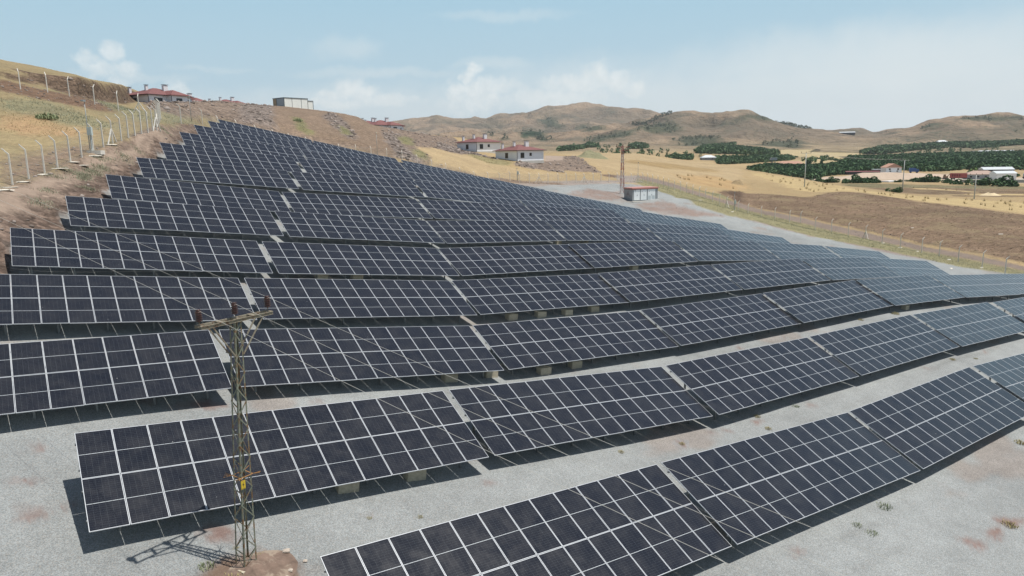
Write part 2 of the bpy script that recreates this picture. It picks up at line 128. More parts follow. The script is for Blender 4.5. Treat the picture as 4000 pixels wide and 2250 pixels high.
ZONES=[["brownsoil","r",1.0,[[4.4,129.5],[6.8,130.2],[9.0,128.1],[11.8,127.1],[15.3,131.6],[17.6,133.5],[20.7,139.5],[19.9,120.4],[20.3,116.9],[17.5,118.5],[13.2,114.7],[11.0,115.4],[8.0,116.2],[6.4,118.0],[3.9,120.2]]],["cutbank","R",0.8,[[6.2,142.4],[10.1,140.0],[14.3,139.1],[20.0,158.1],[24.6,172.3],[33.1,207.1],[36.1,216.4],[36.8,213.1],[31.5,189.4],[22.0,153.0],[16.3,135.3],[13.8,127.7],[12.0,129.0],[9.3,133.6],[7.1,134.3],[9.1,137.3],[7.3,136.9]]],["cutbank","R",0.8,[[4.8,135.6],[7.6,135.2],[9.4,134.8],[9.1,131.9],[7.4,132.1],[4.6,133.0]]],["greygreen","g",2.0,[[3.6,114.1],[7.1,116.0],[11.1,112.3],[13.5,103.6],[14.4,98.7],[12.4,96.2],[10.3,98.4],[8.3,101.9],[7.0,104.1],[3.2,105.7]]],["orange","g",2.0,[[3.1,104.7],[6.8,102.7],[9.4,97.1],[9.9,91.9],[7.2,90.6],[5.2,92.4],[2.6,93.3]]],["greygreen","g",1.5,[[17.2,138.7],[22.2,149.3],[21.4,122.9],[20.3,108.5],[18.5,112.2],[16.7,119.8]]],["greygreen","g",1,[[24.2,123.6],[27.6,125.9],[32.4,133.5],[25.4,117.0],[19.7,101.4]]],["soil","r",1.5,[[1.9,79.3],[5.4,83.6],[8.8,87.0],[11.7,88.2],[9.4,83.9],[5.8,78.3],[2.6,69.3],[1.3,66.3]]],["slope","R",0.7,[[-3.8,39.8],[-3.7,41.0],[-3.8,44.5],[-3.8,48.4],[-3.9,52.4],[-1.7,57.2],[1.2,65.1],[3.4,71.7],[7.2,79.7],[9.8,84.1],[12.0,87.6],[16.3,94.9],[20.4,103.9],[27.9,121.8],[33.0,120.6],[21.7,94.8],[14.3,75.9],[9.3,64.5],[3.9,54.8],[0.3,47.5],[-1.3,43.4],[-2.6,40.3]]],["road","d",1.0,[[-2.9,59.1],[-1.0,61.8],[1.3,65.8],[3.4,70.9],[7.2,79.0],[9.7,83.5],[11.9,87.1],[16.0,93.4],[20.1,102.7],[24.7,113.0],[27.2,117.8],[22.7,106.6],[18.3,94.1],[15.2,89.4],[12.2,83.5],[10.3,80.3],[7.7,75.3],[5.4,69.4],[3.2,64.6],[0.9,58.8],[-1.1,55.5],[-2.9,52.1]]],["gravel","G",0.5,[[-40.0,20.0],[-40.0,-20.0],[60.0,-20.0],[130.0,0.0],[100.1,20.6],[127.7,42.0],[124.5,49.7],[127.2,55.9],[129.9,65.9],[128.9,71.6],[127.6,76.0],[126.9,82.8],[126.1,89.3],[122.3,93.6],[121.5,100.7],[142.9,125.8],[142.3,130.2],[141.9,136.4],[135.0,137.9],[122.5,139.4],[105.6,133.3],[90.8,124.1],[85.1,107.5],[74.2,114.3],[62.2,121.9],[31.3,121.1],[31.3,114.1],[27.7,113.0],[27.7,106.0],[24.1,105.9],[24.1,98.9],[20.7,98.6],[20.7,91.6],[16.8,90.4],[16.8,83.4],[12.9,81.9],[12.9,74.9],[9.0,73.1],[9.0,66.1],[4.8,64.3],[4.8,57.3],[1.2,55.7],[1.2,48.7],[-8.6,47.0],[-8.6,40.0],[-12.0,35.0],[-25.0,28.0]]],["gravelpink","d",1,[[95.6,135.5],[113.9,144.7],[130.1,143.5],[147.7,143.9],[143.3,138.7],[119.8,136.8],[98.8,125.5]]],["pink","d",1.0,[[100.6,117.5],[104.6,119.0],[110.5,121.7],[126.5,128.4],[117.8,118.8],[112.2,113.1],[106.8,111.9],[102.2,113.7],[100.6,115.7]]],["pink","d",1.0,[[111.0,108.9],[118.1,107.1],[117.3,103.2],[117.3,96.9],[121.1,92.9],[120.0,92.3],[113.3,94.6],[108.9,97.8],[108.1,102.9]]],["pink","d",1.0,[[122.5,95.6],[124.3,92.2],[127.4,90.2],[129.4,83.9],[131.5,80.6],[132.9,79.2],[126.2,75.1],[125.3,80.5],[124.1,87.8],[123.0,92.7]]],["pink","d",1.0,[[131.0,81.4],[139.6,76.1],[134.6,67.0],[133.6,58.7],[126.8,51.4],[125.5,56.9],[126.3,63.8],[128.6,74.4]]],["red","d",0.25,[[0.7,27.0],[0.4,26.9],[0.1,26.9],[-0.2,26.9],[-0.4,27.2],[-0.4,27.4],[-0.4,27.7],[-0.1,27.8],[0.2,27.5],[0.5,27.3]]],["red","d",0.25,[[0.5,27.4],[0.5,27.3],[0.5,27.2],[0.3,27.3],[0.3,27.4],[0.2,27.5],[0.3,27.7],[0.4,27.6],[0.5,27.7],[0.6,27.6]]],["red","d",0.25,[[1.1,31.3],[0.9,31.2],[0.7,31.2],[0.5,31.1],[0.3,31.3],[0.4,31.5],[0.4,31.8],[0.6,31.9],[0.8,31.7],[0.9,31.5]]],["red","d",0.25,[[0.5,29.1],[0.3,29.1],[0.2,29.1],[-0.2,29.2],[-0.3,29.4],[-0.5,29.5],[-0.5,29.7],[-0.1,29.5],[0.2,29.4],[0.5,29.3]]],["red","d",0.25,[[5.8,24.0],[5.6,23.8],[5.2,23.9],[4.9,23.9],[4.5,24.1],[4.7,24.4],[4.8,24.6],[5.1,24.8],[5.4,24.6],[5.5,24.3]]],["red","d",0.25,[[7.9,33.0],[7.8,32.6],[7.0,32.8],[6.4,32.9],[5.6,33.2],[5.6,33.5],[6.2,33.6],[6.5,33.8],[7.3,33.6],[7.5,33.2]]],["red","d",0.25,[[5.2,34.0],[5.1,33.9],[5.0,33.8],[4.6,33.9],[4.5,34.1],[4.3,34.3],[4.4,34.4],[4.8,34.3],[5.0,34.3],[5.3,34.2]]],["red","d",0.25,[[1.3,27.4],[1.2,27.3],[1.1,27.2],[1.1,27.2],[1.0,27.4],[1.0,27.5],[1.0,27.7],[1.1,27.7],[1.2,27.7],[1.3,27.6]]],["red","d",0.25,[[16.2,23.9],[16.1,23.7],[15.9,23.7],[15.8,23.8],[15.6,23.9],[15.7,24.1],[15.9,24.1],[16.0,24.2],[16.3,24.2],[16.2,24.1]]],["red","d",0.25,[[12.2,32.6],[12.1,32.6],[11.9,32.5],[11.7,32.5],[11.7,32.6],[11.7,32.7],[11.7,32.9],[11.9,32.9],[12.0,32.8],[12.2,32.8]]],["red","d",0.25,[[28.7,23.9],[28.4,23.8],[28.0,23.6],[27.7,23.7],[27.9,24.0],[28.0,24.2],[28.3,24.4],[28.6,24.4],[28.7,24.3],[29.0,24.2]]],["red","d",0.25,[[25.4,15.1],[25.2,15.0],[25.0,15.0],[24.9,15.1],[24.8,15.2],[24.9,15.3],[25.1,15.3],[25.3,15.4],[25.6,15.3],[25.5,15.2]]],["red","d",0.25,[[31.5,24.3],[31.3,24.1],[31.1,24.1],[31.0,24.2],[30.9,24.3],[30.9,24.5],[31.2,24.5],[31.4,24.5],[31.7,24.6],[31.6,24.4]]],["red","d",0.25,[[32.7,24.0],[32.5,24.0],[32.3,23.9],[32.2,23.9],[32.2,24.1],[32.3,24.1],[32.4,24.3],[32.6,24.3],[32.6,24.2],[32.7,24.1]]],["red","d",0.25,[[35.5,23.9],[35.2,23.9],[35.0,23.8],[34.7,23.9],[34.8,24.1],[34.9,24.2],[35.1,24.4],[35.3,24.3],[35.5,24.2],[35.7,24.1]]],["red","d",0.25,[[40.9,24.0],[40.7,23.8],[40.4,23.8],[40.3,24.0],[40.2,24.1],[40.3,24.2],[40.6,24.2],[40.8,24.3],[41.1,24.2],[41.1,24.1]]],["red","d",0.25,[[45.6,32.7],[45.4,32.6],[45.1,32.7],[44.9,32.7],[44.7,32.8],[45.0,33.0],[45.2,33.1],[45.5,33.2],[45.7,33.1],[45.6,32.9]]],["red","d",0.25,[[51.3,32.9],[51.0,32.8],[50.7,32.7],[50.5,32.8],[50.6,33.0],[50.7,33.1],[50.9,33.3],[51.2,33.2],[51.3,33.2],[51.5,33.0]]],["red","d",0.25,[[56.7,23.8],[56.2,23.8],[56.0,23.8],[55.6,23.9],[55.6,24.1],[55.9,24.2],[56.0,24.3],[56.4,24.3],[56.5,24.1],[56.7,24.0]]],["red","d",0.25,[[66.4,23.8],[66.0,23.7],[65.5,23.6],[65.2,23.8],[65.4,23.9],[65.4,24.1],[65.8,24.2],[66.2,24.1],[66.6,24.1],[66.8,23.9]]],["red","d",0.25,[[38.3,11.3],[37.9,11.4],[37.3,11.4],[36.8,11.7],[36.8,11.9],[36.6,12.2],[37.0,12.3],[37.6,12.0],[38.2,11.8],[38.7,11.4]]],["red","d",0.25,[[36.2,11.5],[35.9,11.4],[35.4,11.5],[35.2,11.7],[34.9,11.9],[35.0,12.1],[35.6,12.0],[36.0,12.0],[36.5,11.9],[36.4,11.6]]],["red","d",0.25,[[34.1,11.6],[33.7,11.5],[33.3,11.5],[33.1,11.6],[33.3,11.8],[33.3,11.9],[33.7,12.1],[34.0,11.9],[34.2,11.8],[34.4,11.7]]],["red","d",0.25,[[33.8,12.0],[33.6,11.9],[33.3,11.9],[33.2,12.0],[33.2,12.1],[33.2,12.2],[33.4,12.3],[33.6,12.2],[33.8,12.1],[34.0,12.0]]],["red","d",0.25,[[35.5,11.3],[35.2,11.4],[35.0,11.4],[34.7,11.5],[34.7,11.6],[34.8,11.7],[34.9,11.8],[35.1,11.7],[35.3,11.6],[35.6,11.4]]],["red","d",0.25,[[10.5,23.5],[10.4,23.4],[10.3,23.4],[10.2,23.5],[10.1,23.5],[10.0,23.7],[10.2,23.7],[10.3,23.7],[10.5,23.7],[10.5,23.6]]],["mound","d",0.25,[[3.9,22.3],[4.3,22.6],[4.7,22.9],[5.3,23.1],[5.9,23.2],[6.2,23.1],[6.6,22.6],[6.9,22.1],[7.0,21.6],[6.8,20.8],[5.5,20.6],[4.0,21.5]]],["verge","g",0.6,[[153.3,147.0],[161.0,141.8],[162.5,134.4],[163.1,119.4],[155.5,95.6],[147.0,77.8],[138.2,60.8],[133.5,50.0],[131.3,43.3],[129.0,36.9],[127.1,31.2],[123.5,25.7],[99.0,20.3],[109.3,26.6],[120.3,34.3],[127.3,41.9],[123.9,49.4],[126.6,55.6],[129.1,65.5],[128.2,71.2],[127.0,75.6],[126.2,82.4],[125.5,88.8],[121.8,93.3],[121.1,100.4],[141.6,124.7],[141.5,129.4],[141.9,136.4],[145.1,142.4]]],["roadr","d",0.5,[[153.3,147.0],[161.0,141.8],[162.5,134.4],[163.1,119.4],[155.5,95.6],[147.0,77.8],[138.2,60.8],[133.5,50.0],[131.3,43.3],[129.0,36.9],[127.1,31.2],[123.5,25.7],[128.6,27.0],[131.7,32.5],[133.4,38.3],[135.1,44.6],[139.1,53.8],[142.8,62.9],[154.7,82.0],[163.1,100.4],[166.2,114.9],[172.0,126.0],[168.2,130.7],[168.7,139.6],[168.3,148.3],[163.9,153.8],[160.0,156.6]]],["verge","g",1,[[174.3,156.5],[171.0,142.2],[181.0,139.1],[170.3,127.3],[169.8,131.4],[169.6,140.3],[171.3,151.0]]],["plow","P",0.8,[[182.6,143.4],[201.4,147.8],[207.6,141.4],[209.6,129.4],[232.0,137.2],[246.7,139.7],[239.3,123.4],[225.7,103.7],[223.6,87.6],[219.6,73.8],[212.3,63.1],[208.7,54.6],[204.2,46.5],[200.6,39.4],[130.5,24.7],[133.8,29.6],[135.6,34.6],[137.0,39.9],[138.2,45.7],[141.9,54.9],[145.9,64.3],[157.3,83.4],[165.1,101.6],[168.1,116.2],[172.0,126.0],[173.1,130.3]]],["plowdark","P",1,[[188.7,145.7],[207.0,151.9],[172.1,126.1],[172.2,128.8],[184.0,137.7]]],["brownsoil","d",1,[[146.3,154.4],[153.3,151.7],[162.2,152.3],[146.9,146.9],[141.4,150.8]]],["gravelpink","d",1,[[149.1,152.3],[160.0,154.9],[154.2,147.8],[142.8,140.4],[137.0,140.0]]],["spoil","R",1.0,[[36.3,210.8],[73.5,393.2],[82.4,391.4],[100.8,387.1],[117.3,382.4],[129.2,378.6],[147.3,371.9],[165.4,364.2],[170.4,361.9],[187.7,353.3],[132.0,231.1],[166.2,268.4],[151.0,239.0],[128.5,193.1],[99.1,145.9],[91.3,140.6],[76.5,137.7],[69.4,140.0],[59.6,143.3],[50.1,146.0],[44.9,145.1],[39.9,144.1],[37.6,143.9],[32.7,135.2],[27.7,125.6],[24.7,123.4],[23.3,125.4]]],["spoilbrown","r",1,[[73.5,219.3],[144.6,372.9],[159.7,366.7],[90.0,194.3],[85.7,173.5],[70.4,141.9],[65.8,142.9],[59.9,145.2],[54.0,147.2],[49.0,147.6],[54.9,165.3]]],["spoilbrown","r",1,[[163.1,365.2],[171.0,361.6],[85.9,173.7],[77.3,154.4],[74.7,146.2],[71.8,138.9],[67.6,140.9],[63.5,142.1]]],["spoilgrey","R",1,[[49.9,172.7],[118.5,382.0],[67.3,201.9],[49.2,148.1],[46.3,147.9],[42.1,146.4]]],["spoilgrey","R",1,[[84.8,204.4],[76.1,173.7],[69.1,151.8],[64.6,145.9],[67.4,160.5],[73.1,181.3]]],["greenish","g",0.8,[[62.3,172.6],[63.8,171.5],[58.3,153.8],[58.0,148.8],[56.2,148.7],[55.3,151.5]]],["greenish","g",0.8,[[71.2,167.3],[70.8,159.7],[68.2,152.5],[65.6,152.3]]],["spoilgrey","R",1,[[85.9,173.7],[94.3,182.9],[83.4,157.8],[79.4,144.6],[78.0,139.3],[75.9,139.1],[72.0,139.3],[74.7,146.2],[78.1,156.3]]],["greenish","g",1,[[89.1,171.9],[102.4,188.4],[90.4,165.5],[84.7,159.2],[86.2,165.1]]],["greenish","g",1,[[83.7,154.2],[90.4,161.3],[83.8,146.7],[79.3,139.8],[79.4,144.6]]],["gold","g",1,[[89.2,161.7],[100.9,174.1],[103.1,171.3],[119.8,189.8],[95.1,150.9],[80.7,140.4],[85.8,148.3],[89.6,158.8]]],["gold","g",0.8,[[88.9,160.6],[104.0,176.6],[121.6,189.8],[120.5,179.6],[117.3,166.9],[118.8,159.7],[128.2,157.7],[130.5,154.4],[124.5,147.3],[112.4,147.9],[103.9,146.3],[95.0,144.0],[84.7,140.6],[79.8,139.8],[84.9,145.7],[87.5,154.3]]],["greengold","g",1,[[125.6,196.1],[125.8,181.1],[122.9,167.1],[119.0,163.7],[115.2,167.8],[116.1,177.1]]],["spoilgrey","R",0.8,[[120.6,204.6],[132.7,213.0],[127.3,196.5],[125.8,181.1],[123.0,173.0],[123.4,179.7],[123.9,193.4],[109.6,181.7],[109.5,185.9]]],["spoilgrey","R",0.8,[[122.0,165.5],[131.8,173.3],[148.0,182.0],[152.1,179.9],[131.9,156.1],[127.2,159.9],[121.9,162.1]]],["spoil","R",0.8,[[133.0,168.9],[143.5,179.7],[196.1,231.5],[207.4,235.0],[160.0,176.6],[151.3,162.7],[146.8,156.6],[142.5,155.7],[136.8,159.1],[125.7,159.7]]],["pad","d",0.6,[[184.7,230.1],[196.7,232.7],[159.8,189.1],[145.0,180.6]]],["soil","d",0.8,[[94.5,143.3],[104.7,147.4],[110.6,145.4],[119.3,141.2],[114.5,135.5],[107.0,140.7],[98.3,141.7]]],["fieldgreen","P",3,[[384.4,215.7],[383.5,199.5],[393.9,182.5],[411.5,163.7],[420.7,142.7],[421.1,134.9],[394.5,126.3],[390.0,141.9],[376.8,155.0],[361.3,170.7],[326.9,173.2],[341.1,191.3]]],["fieldbrown","P",3,[[326.9,173.2],[361.3,170.7],[376.8,155.0],[390.0,141.9],[394.5,126.3],[348.9,111.5],[341.6,132.0],[312.6,131.0],[294.0,133.3],[283.8,139.2],[307.0,159.6]]],["goldstrip","d",1,[[358.8,167.8],[362.6,158.3],[353.3,136.6],[349.1,135.0],[351.4,153.4],[351.1,164.2]]],["goldstrip","d",1,[[320.9,131.8],[343.7,124.8],[354.4,113.3],[340.5,108.8],[320.6,127.7]]],["fieldbrown","P",1,[[302.6,126.7],[325.3,119.4],[338.1,108.0],[328.6,104.9],[305.5,119.2],[293.9,121.8]]],["sand","d",3,[[545.9,306.8],[571.1,309.2],[603.7,305.9],[594.2,281.5],[590.3,261.3],[598.7,242.3],[541.1,205.9],[568.3,182.8],[456.8,146.5],[450.7,174.8],[467.5,204.5],[425.9,209.3],[434.2,243.7]]],["sandlt","d",2,[[515.9,225.9],[528.8,205.3],[527.4,169.5],[478.4,153.5],[454.2,160.4],[465.7,180.6],[486.3,202.5]]],["goldlt","g",8,[[1231.9,839.7],[1331.8,811.2],[1218.0,741.6],[1251.5,659.6],[1141.5,601.4],[1012.8,586.9],[945.2,643.8],[807.8,635.7],[857.6,675.0],[1084.8,739.2]]],["goldlt","g",8,[[1011.2,625.3],[1037.4,581.9],[840.7,471.2],[742.8,429.9],[743.5,459.2],[807.6,515.4]]],["gold","g",2,[[334.8,397.9],[373.3,362.0],[304.9,271.9],[410.1,319.7],[418.7,308.4],[213.2,156.5],[200.5,155.9],[182.2,154.0],[177.6,163.2],[163.7,158.6],[157.1,160.6],[151.4,161.5],[165.3,182.5],[212.3,238.5],[215.9,254.9]]],["goldbrown","g",3,[[228.9,229.1],[265.0,238.8],[282.0,224.2],[267.5,208.2],[226.5,199.8],[205.9,206.0]]],["goldorange","g",3,[[199.0,175.4],[237.3,188.5],[232.2,170.5],[209.0,153.3],[192.9,149.9],[184.5,155.9]]],["goldstrip","g",2,[[302.4,220.0],[287.1,174.0],[270.1,145.8],[268.8,130.5],[276.6,108.7],[276.6,93.3],[272.5,78.2],[227.8,65.1],[224.3,75.4],[226.8,88.9],[229.7,105.6],[245.5,126.6],[251.0,142.2],[235.6,141.3],[237.2,152.2]]],["forest","h",15,[[1333.2,1790.2],[1412.5,1870.9],[2127.9,2731.9],[1433.2,1784.5],[1362.6,1789.2]]],["forest","h",15,[[1390.6,1770.1],[1331.0,1614.2],[1308.0,1607.3],[1292.2,1637.7]]],["forest","h",15,[[1241.1,1808.5],[1281.8,1825.3],[1256.0,1788.9],[1235.6,1792.4]]],["forest","h",15,[[1216.4,1724.8],[1259.4,1729.8],[1202.9,1671.2]]],["scrub","h",20,[[1797.7,1418.6],[1794.9,1361.3],[1861.3,1362.0],[2085.0,1492.2],[4958.4,3378.5],[1948.1,1321.9],[1884.3,1330.7],[1817.7,1335.7],[1792.0,1348.2],[1746.0,1377.4]]],["scrub","h",20,[[1382.7,1008.7],[1522.5,1039.0],[1719.4,1136.7],[1742.5,1097.6],[1360.1,855.8],[1307.8,849.7],[1423.7,971.0]]],["scrub","h",20,[[1382.9,1226.9],[1520.3,1262.7],[1685.8,1344.0],[1396.3,1074.2],[1343.8,1070.5],[1193.2,1015.3]]],["scrub","h",20,[[1460.2,1417.5],[1788.8,1648.9],[1700.9,1504.1],[1589.7,1368.0],[1472.7,1315.2],[1423.7,1396.5]]],["scrub","h",20,[[2240.8,949.8],[2272.6,903.1],[2321.2,805.8],[2288.6,793.5],[2214.6,873.6],[2145.4,908.8]]],["scrub","h",20,[[2254.7,1048.5],[2108.0,935.1],[2117.1,921.1],[2014.7,896.0],[2020.6,933.8]]],["scrub","h",20,[[1996.3,721.2],[2086.3,736.5],[2111.3,730.6],[2026.8,699.8],[1993.7,708.1]]],["scrub","h",20,[[5015.4,3293.3],[5056.1,3230.5],[5107.1,3149.3],[5056.1,3230.5]]],["scrub","h",20,[[2266.9,2875.0],[2383.7,2925.0],[2230.3,2632.3],[2202.7,2628.3],[2209.5,2772.0]]],["scrub","h",20,[[2248.2,2585.6],[2335.9,2573.8],[1555.0,1648.9],[1534.6,1708.9]]],["scrub","h",20,[[1231.1,1376.8],[1373.6,1529.7],[1436.7,1424.1],[1423.0,1366.9],[1287.5,1344.9],[1197.7,1322.3]]]]
PL={"f1":[[-1.67,58.48],[-0.32,61.0],[0.9,64.49],[2.21,69.26],[3.49,72.52],[4.86,75.74],[6.04,77.87],[7.34,80.52],[8.47,82.06],[9.83,84.68],[10.95,86.21],[12.12,88.27],[13.2,89.78],[14.15,91.31],[15.0,92.29],[15.85,93.26],[16.71,94.23],[17.42,95.22],[18.05,96.22]],"f1b":[[18.94,100.23],[19.63,103.15],[20.3,106.08],[20.94,109.01],[21.62,111.93]],"f2":[[2.99,123.96],[6.42,123.83],[9.64,124.63],[12.24,124.4],[14.9,121.09],[17.82,120.69],[20.33,119.28]],"f3a":[[21.62,111.93],[24.76,114.35],[32.23,133.15]],"f3":[[35.32,135.47],[38.77,136.6],[42.43,137.61],[45.98,138.57],[49.36,139.53],[52.92,140.35],[56.15,140.17],[59.43,139.9],[62.84,139.5],[66.05,139.11],[69.3,138.65],[72.57,138.09],[75.78,137.5],[78.95,136.86],[82.56,137.05],[85.68,136.31],[89.36,136.32],[93.55,137.13],[96.88,137.25],[104.72,143.94],[106.62,142.53],[109.73,142.69],[112.19,142.04],[114.6,141.39],[117.8,141.35],[120.02,140.79],[123.19,140.69],[125.41,140.06],[128.45,140.0],[131.31,140.07],[134.88,140.83],[137.82,140.76],[142.58,140.25],[145.31,140.32]],"f4":[[147.61,140.81],[149.98,141.22],[151.62,140.93],[153.36,140.52],[154.4,139.37],[155.27,138.25],[156.76,137.5],[159.21,137.4],[160.89,136.6],[160.95,134.44],[161.04,132.25],[160.97,130.05],[159.54,126.47],[158.73,123.54],[158.0,120.57],[156.19,116.93],[155.85,115.41],[154.69,111.62],[155.52,108.25],[156.06,104.83],[154.82,99.99],[155.94,97.81],[150.6,90.74],[150.25,86.68],[147.79,81.43],[146.24,76.85],[141.33,70.9],[137.87,65.73],[136.34,61.14],[134.93,57.5],[131.16,52.87],[127.83,47.92],[124.47,43.46],[120.57,38.99],[117.87,34.73]],"kiosk":[113.24,111.0,19.54],"mast":[122.5,123.46,20.35],"house3":[131.6,198.77,30.86],"house4":[125.58,168.83,27.89],"container":[77.98,222.75,45.78],"debug":[[534.89,262.84,9.27],[552.69,219.37,9.33],[243.71,151.21,15.4]],"blocks":[[10.25,25.42,17.22],[13.21,25.38,16.86],[20.3,34.21,17.42],[23.26,34.45,17.04],[27.09,34.12,16.53],[29.88,34.38,16.36],[31.03,42.89,17.88],[33.77,42.86,17.67],[36.39,42.77,17.46],[39.4,42.99,17.29],[50.57,60.97,20.22],[52.72,51.48,18.25],[19.84,51.46,21.13],[22.64,51.47,20.77],[54.82,61.32,19.89],[72.29,33.65,14.3]],"weeds":[[4.39,22.79,17.27,0.7],[5.97,22.69,17.05,0.6],[5.46,23.39,17.28,0.3],[4.95,21.97,17.0,0.9],[26.95,33.91,16.51,0.35],[10.26,23.39,16.75,0.3],[12.07,22.81,16.44,0.35],[24.24,24.31,15.3,0.5],[32.7,15.36,13.3,0.9],[29.72,15.08,13.49,0.6],[29.74,14.4,13.39,0.7],[28.32,23.92,14.8,0.5],[34.91,23.21,14.24,0.6],[60.35,24.07,13.44,0.7],[47.65,14.91,12.76,0.9],[37.0,11.64,12.52,0.9],[63.01,33.01,14.67,0.7],[39.39,24.34,14.25,0.6],[35.72,24.54,14.39,0.6],[68.79,32.75,14.44,1.0],[62.95,23.4,13.2,0.5]],"debris":[[2.92,70.68,28.44],[4.67,74.88,28.94],[6.03,77.42,29.4],[7.48,80.21,29.94],[8.19,79.83,29.63],[9.74,82.91,30.5],[1.52,66.75,27.97],[1.92,68.06,28.12],[11.88,87.35,31.65],[142.35,71.24,11.5],[137.47,62.4,11.18],[132.12,54.68,11.02],[127.84,47.95,10.84],[138.38,66.02,11.43],[164.49,76.13,12.55],[154.21,126.42,17.1],[126.99,95.45,17.28],[83.9,141.66,27.95],[83.65,139.92,27.09],[169.12,60.64,12.02],[120.6,49.48,11.31]],"poles":[[9.51,84.47,4.88],[29.0,126.72,3.78],[67.61,139.48,5.0],[107.92,145.31,3.02],[145.98,141.07,5.25],[144.1,107.87,4.28]],"pp":[[254.51,158.83,14.04],[297.52,142.76,11.94],[279.34,109.39,11.19]],"mounds":[[224.54,166.57,17.6],[208.02,224.77,27.61]],"v":{"white_house":[542.0,267.3,9.4],"truck":[496.3,204.4,9.4],"digger":[504.2,215.2,9.3],"pinkhouse":[515.1,198.4,9.2],"shed1":[556.2,204.2,9.1],"shed2":[491.5,176.2,9.5],"tank":[595.5,278.5,9.9],"lowroof":[586.9,296.3,10.0],"redshed":[563.4,301.9,9.6],"farm":[684.1,444.8,12.0],"tower":[650.4,441.0,12.0],"whiteroof":[708.4,568.5,18.8],"hillfarm":[2064.0,1160.1,69.1],"whiteroof2":[1687.9,733.9,34.2],"tanktruck":[515.3,178.6,9.5],"midfarm":[1016.8,972.0,37.2],"wall":[441.7,195.8,10.0],"greenhouse":[1250.4,486.8,17.6]},"bush":[[388.6,216.5,11.1,5],[392.2,212.7,11.1,8],[393.9,210.4,11.1,6],[394.3,205.6,11.1,6],[398.6,204.7,11.0,4],[442.6,208.1,10.1,3],[457.4,211.0,10.0,4],[440.3,197.1,10.0,8],[443.3,195.4,10.0,6],[433.6,184.4,10.1,4],[448.8,189.4,9.9,4],[423.7,174.8,10.0,5],[416.9,160.0,10.0,8],[420.8,151.3,9.9,9],[421.0,154.6,10.0,4],[422.8,205.0,10.5,3],[593.2,225.9,9.5,11],[584.3,226.2,9.5,9],[579.1,217.8,9.5,9],[566.7,198.5,9.2,5],[282.5,137.7,13.1,4],[393.1,228.7,10.8,6],[422.7,254.2,9.9,5],[679.1,420.6,11.1,9],[707.4,423.5,11.7,8],[736.2,468.1,12.9,6],[860.7,495.3,15.0,7],[888.6,520.6,15.7,6],[915.9,549.0,16.5,5],[912.7,552.4,16.6,4],[942.4,602.8,18.5,5],[834.8,624.0,20.4,6],[900.8,500.1,15.4,8]],"greenbush":[[7.47,102.01,35.0],[59.78,162.9,38.09]],"orch":[[[593.0,430.0],[668.0,455.0],[674.0,430.0],[694.0,415.0],[745.0,424.0],[973.0,542.0],[1033.0,544.0],[597.0,313.0],[556.0,314.0],[540.0,322.0],[508.0,308.0],[539.0,349.0],[569.0,393.0]],[[817.0,455.0],[941.0,524.0],[1131.0,528.0],[1226.0,499.0],[1281.0,439.0],[1302.0,422.0],[679.0,219.0],[668.0,247.0],[676.0,274.0],[628.0,270.0],[621.0,289.0],[670.0,334.0],[646.0,337.0],[632.0,356.0],[812.0,457.0]],[[644.0,506.0],[771.0,607.0],[807.0,601.0],[899.0,622.0],[928.0,607.0],[877.0,563.0],[829.0,542.0],[736.0,517.0],[673.0,509.0]],[[901.0,709.0],[1100.0,866.0],[1183.0,881.0],[1161.0,817.0],[1020.0,681.0],[980.0,667.0],[941.0,683.0]],[[1200.0,649.0],[1451.0,746.0],[1492.0,718.0],[1684.0,750.0],[1675.0,711.0],[1497.0,641.0],[1352.0,643.0],[1233.0,621.0]],[[1677.0,719.0],[1698.0,652.0],[1784.0,614.0],[1785.0,581.0],[1619.0,526.0],[1584.0,560.0],[1472.0,577.0],[1498.0,629.0]],[[851.0,707.0],[1147.0,937.0],[1373.0,1039.0],[1366.0,1023.0],[1055.0,840.0],[1169.0,861.0],[955.0,703.0],[861.0,700.0]],[[736.0,884.0],[841.0,991.0],[952.0,1060.0],[937.0,1039.0],[816.0,938.0],[718.0,857.0]],[[995.0,1108.0],[1177.0,1299.0],[991.0,1066.0],[955.0,1054.0]],[[950.0,941.0],[1262.0,1224.0],[1031.0,969.0],[960.0,922.0]],[[692.0,615.0],[730.0,644.0],[750.0,629.0],[683.0,574.0],[686.0,599.0]]],"tuft":[[7.99,77.15,0.99,30.0],[8.93,78.8,0.99,30.0],[9.77,80.18,0.88,24.0],[7.69,76.05,0.66,18.0],[7.71,72.82,0.44,12.0],[3.54,65.31,0.66,15.0],[12.52,85.4,0.55,12.0],[14.62,89.13,0.55,12.0],[11.04,83.33,0.44,8.4],[19.57,100.1,0.66,12.0],[12.74,84.09,0.44,8.4],[9.93,82.49,0.44,8.4],[6.88,77.68,0.83,12.0],[5.52,74.91,0.83,12.0],[4.36,69.07,0.55,9.0]]}
def _tps(CI):
    C=np.array(CI); p=C[:,:2]/50.; n=len(p)
    r=np.hypot(p[:,None,0]-p[None,:,0],p[:,None,1]-p[None,:,1]); K=np.where(r>0,r*r*np.log(r+1e-12),0)+np.eye(n)*2e-3
    Pm=np.c_[np.ones(n),p]; A=np.block([[K,Pm],[Pm.T,np.zeros((3,3))]])
    w=np.linalg.solve(A,np.r_[C[:,2],0,0,0]); return p,w
_TP=_tps(CI)
def z_in(x,y):
    p,w=_TP; x=np.asarray(x,float).ravel()/50.; y=np.asarray(y,float).ravel()/50.; out=np.empty(len(x))
    for a in range(0,len(x),20000):
        X=x[a:a+20000,None]-p[:,0]; Y=y[a:a+20000,None]-p[:,1]; r2=X*X+Y*Y+1e-14
        out[a:a+20000]=(.5*r2*np.log(r2))@w[:len(p)]+w[-3]+w[-2]*x[a:a+20000]+w[-1]*y[a:a+20000]
    return out
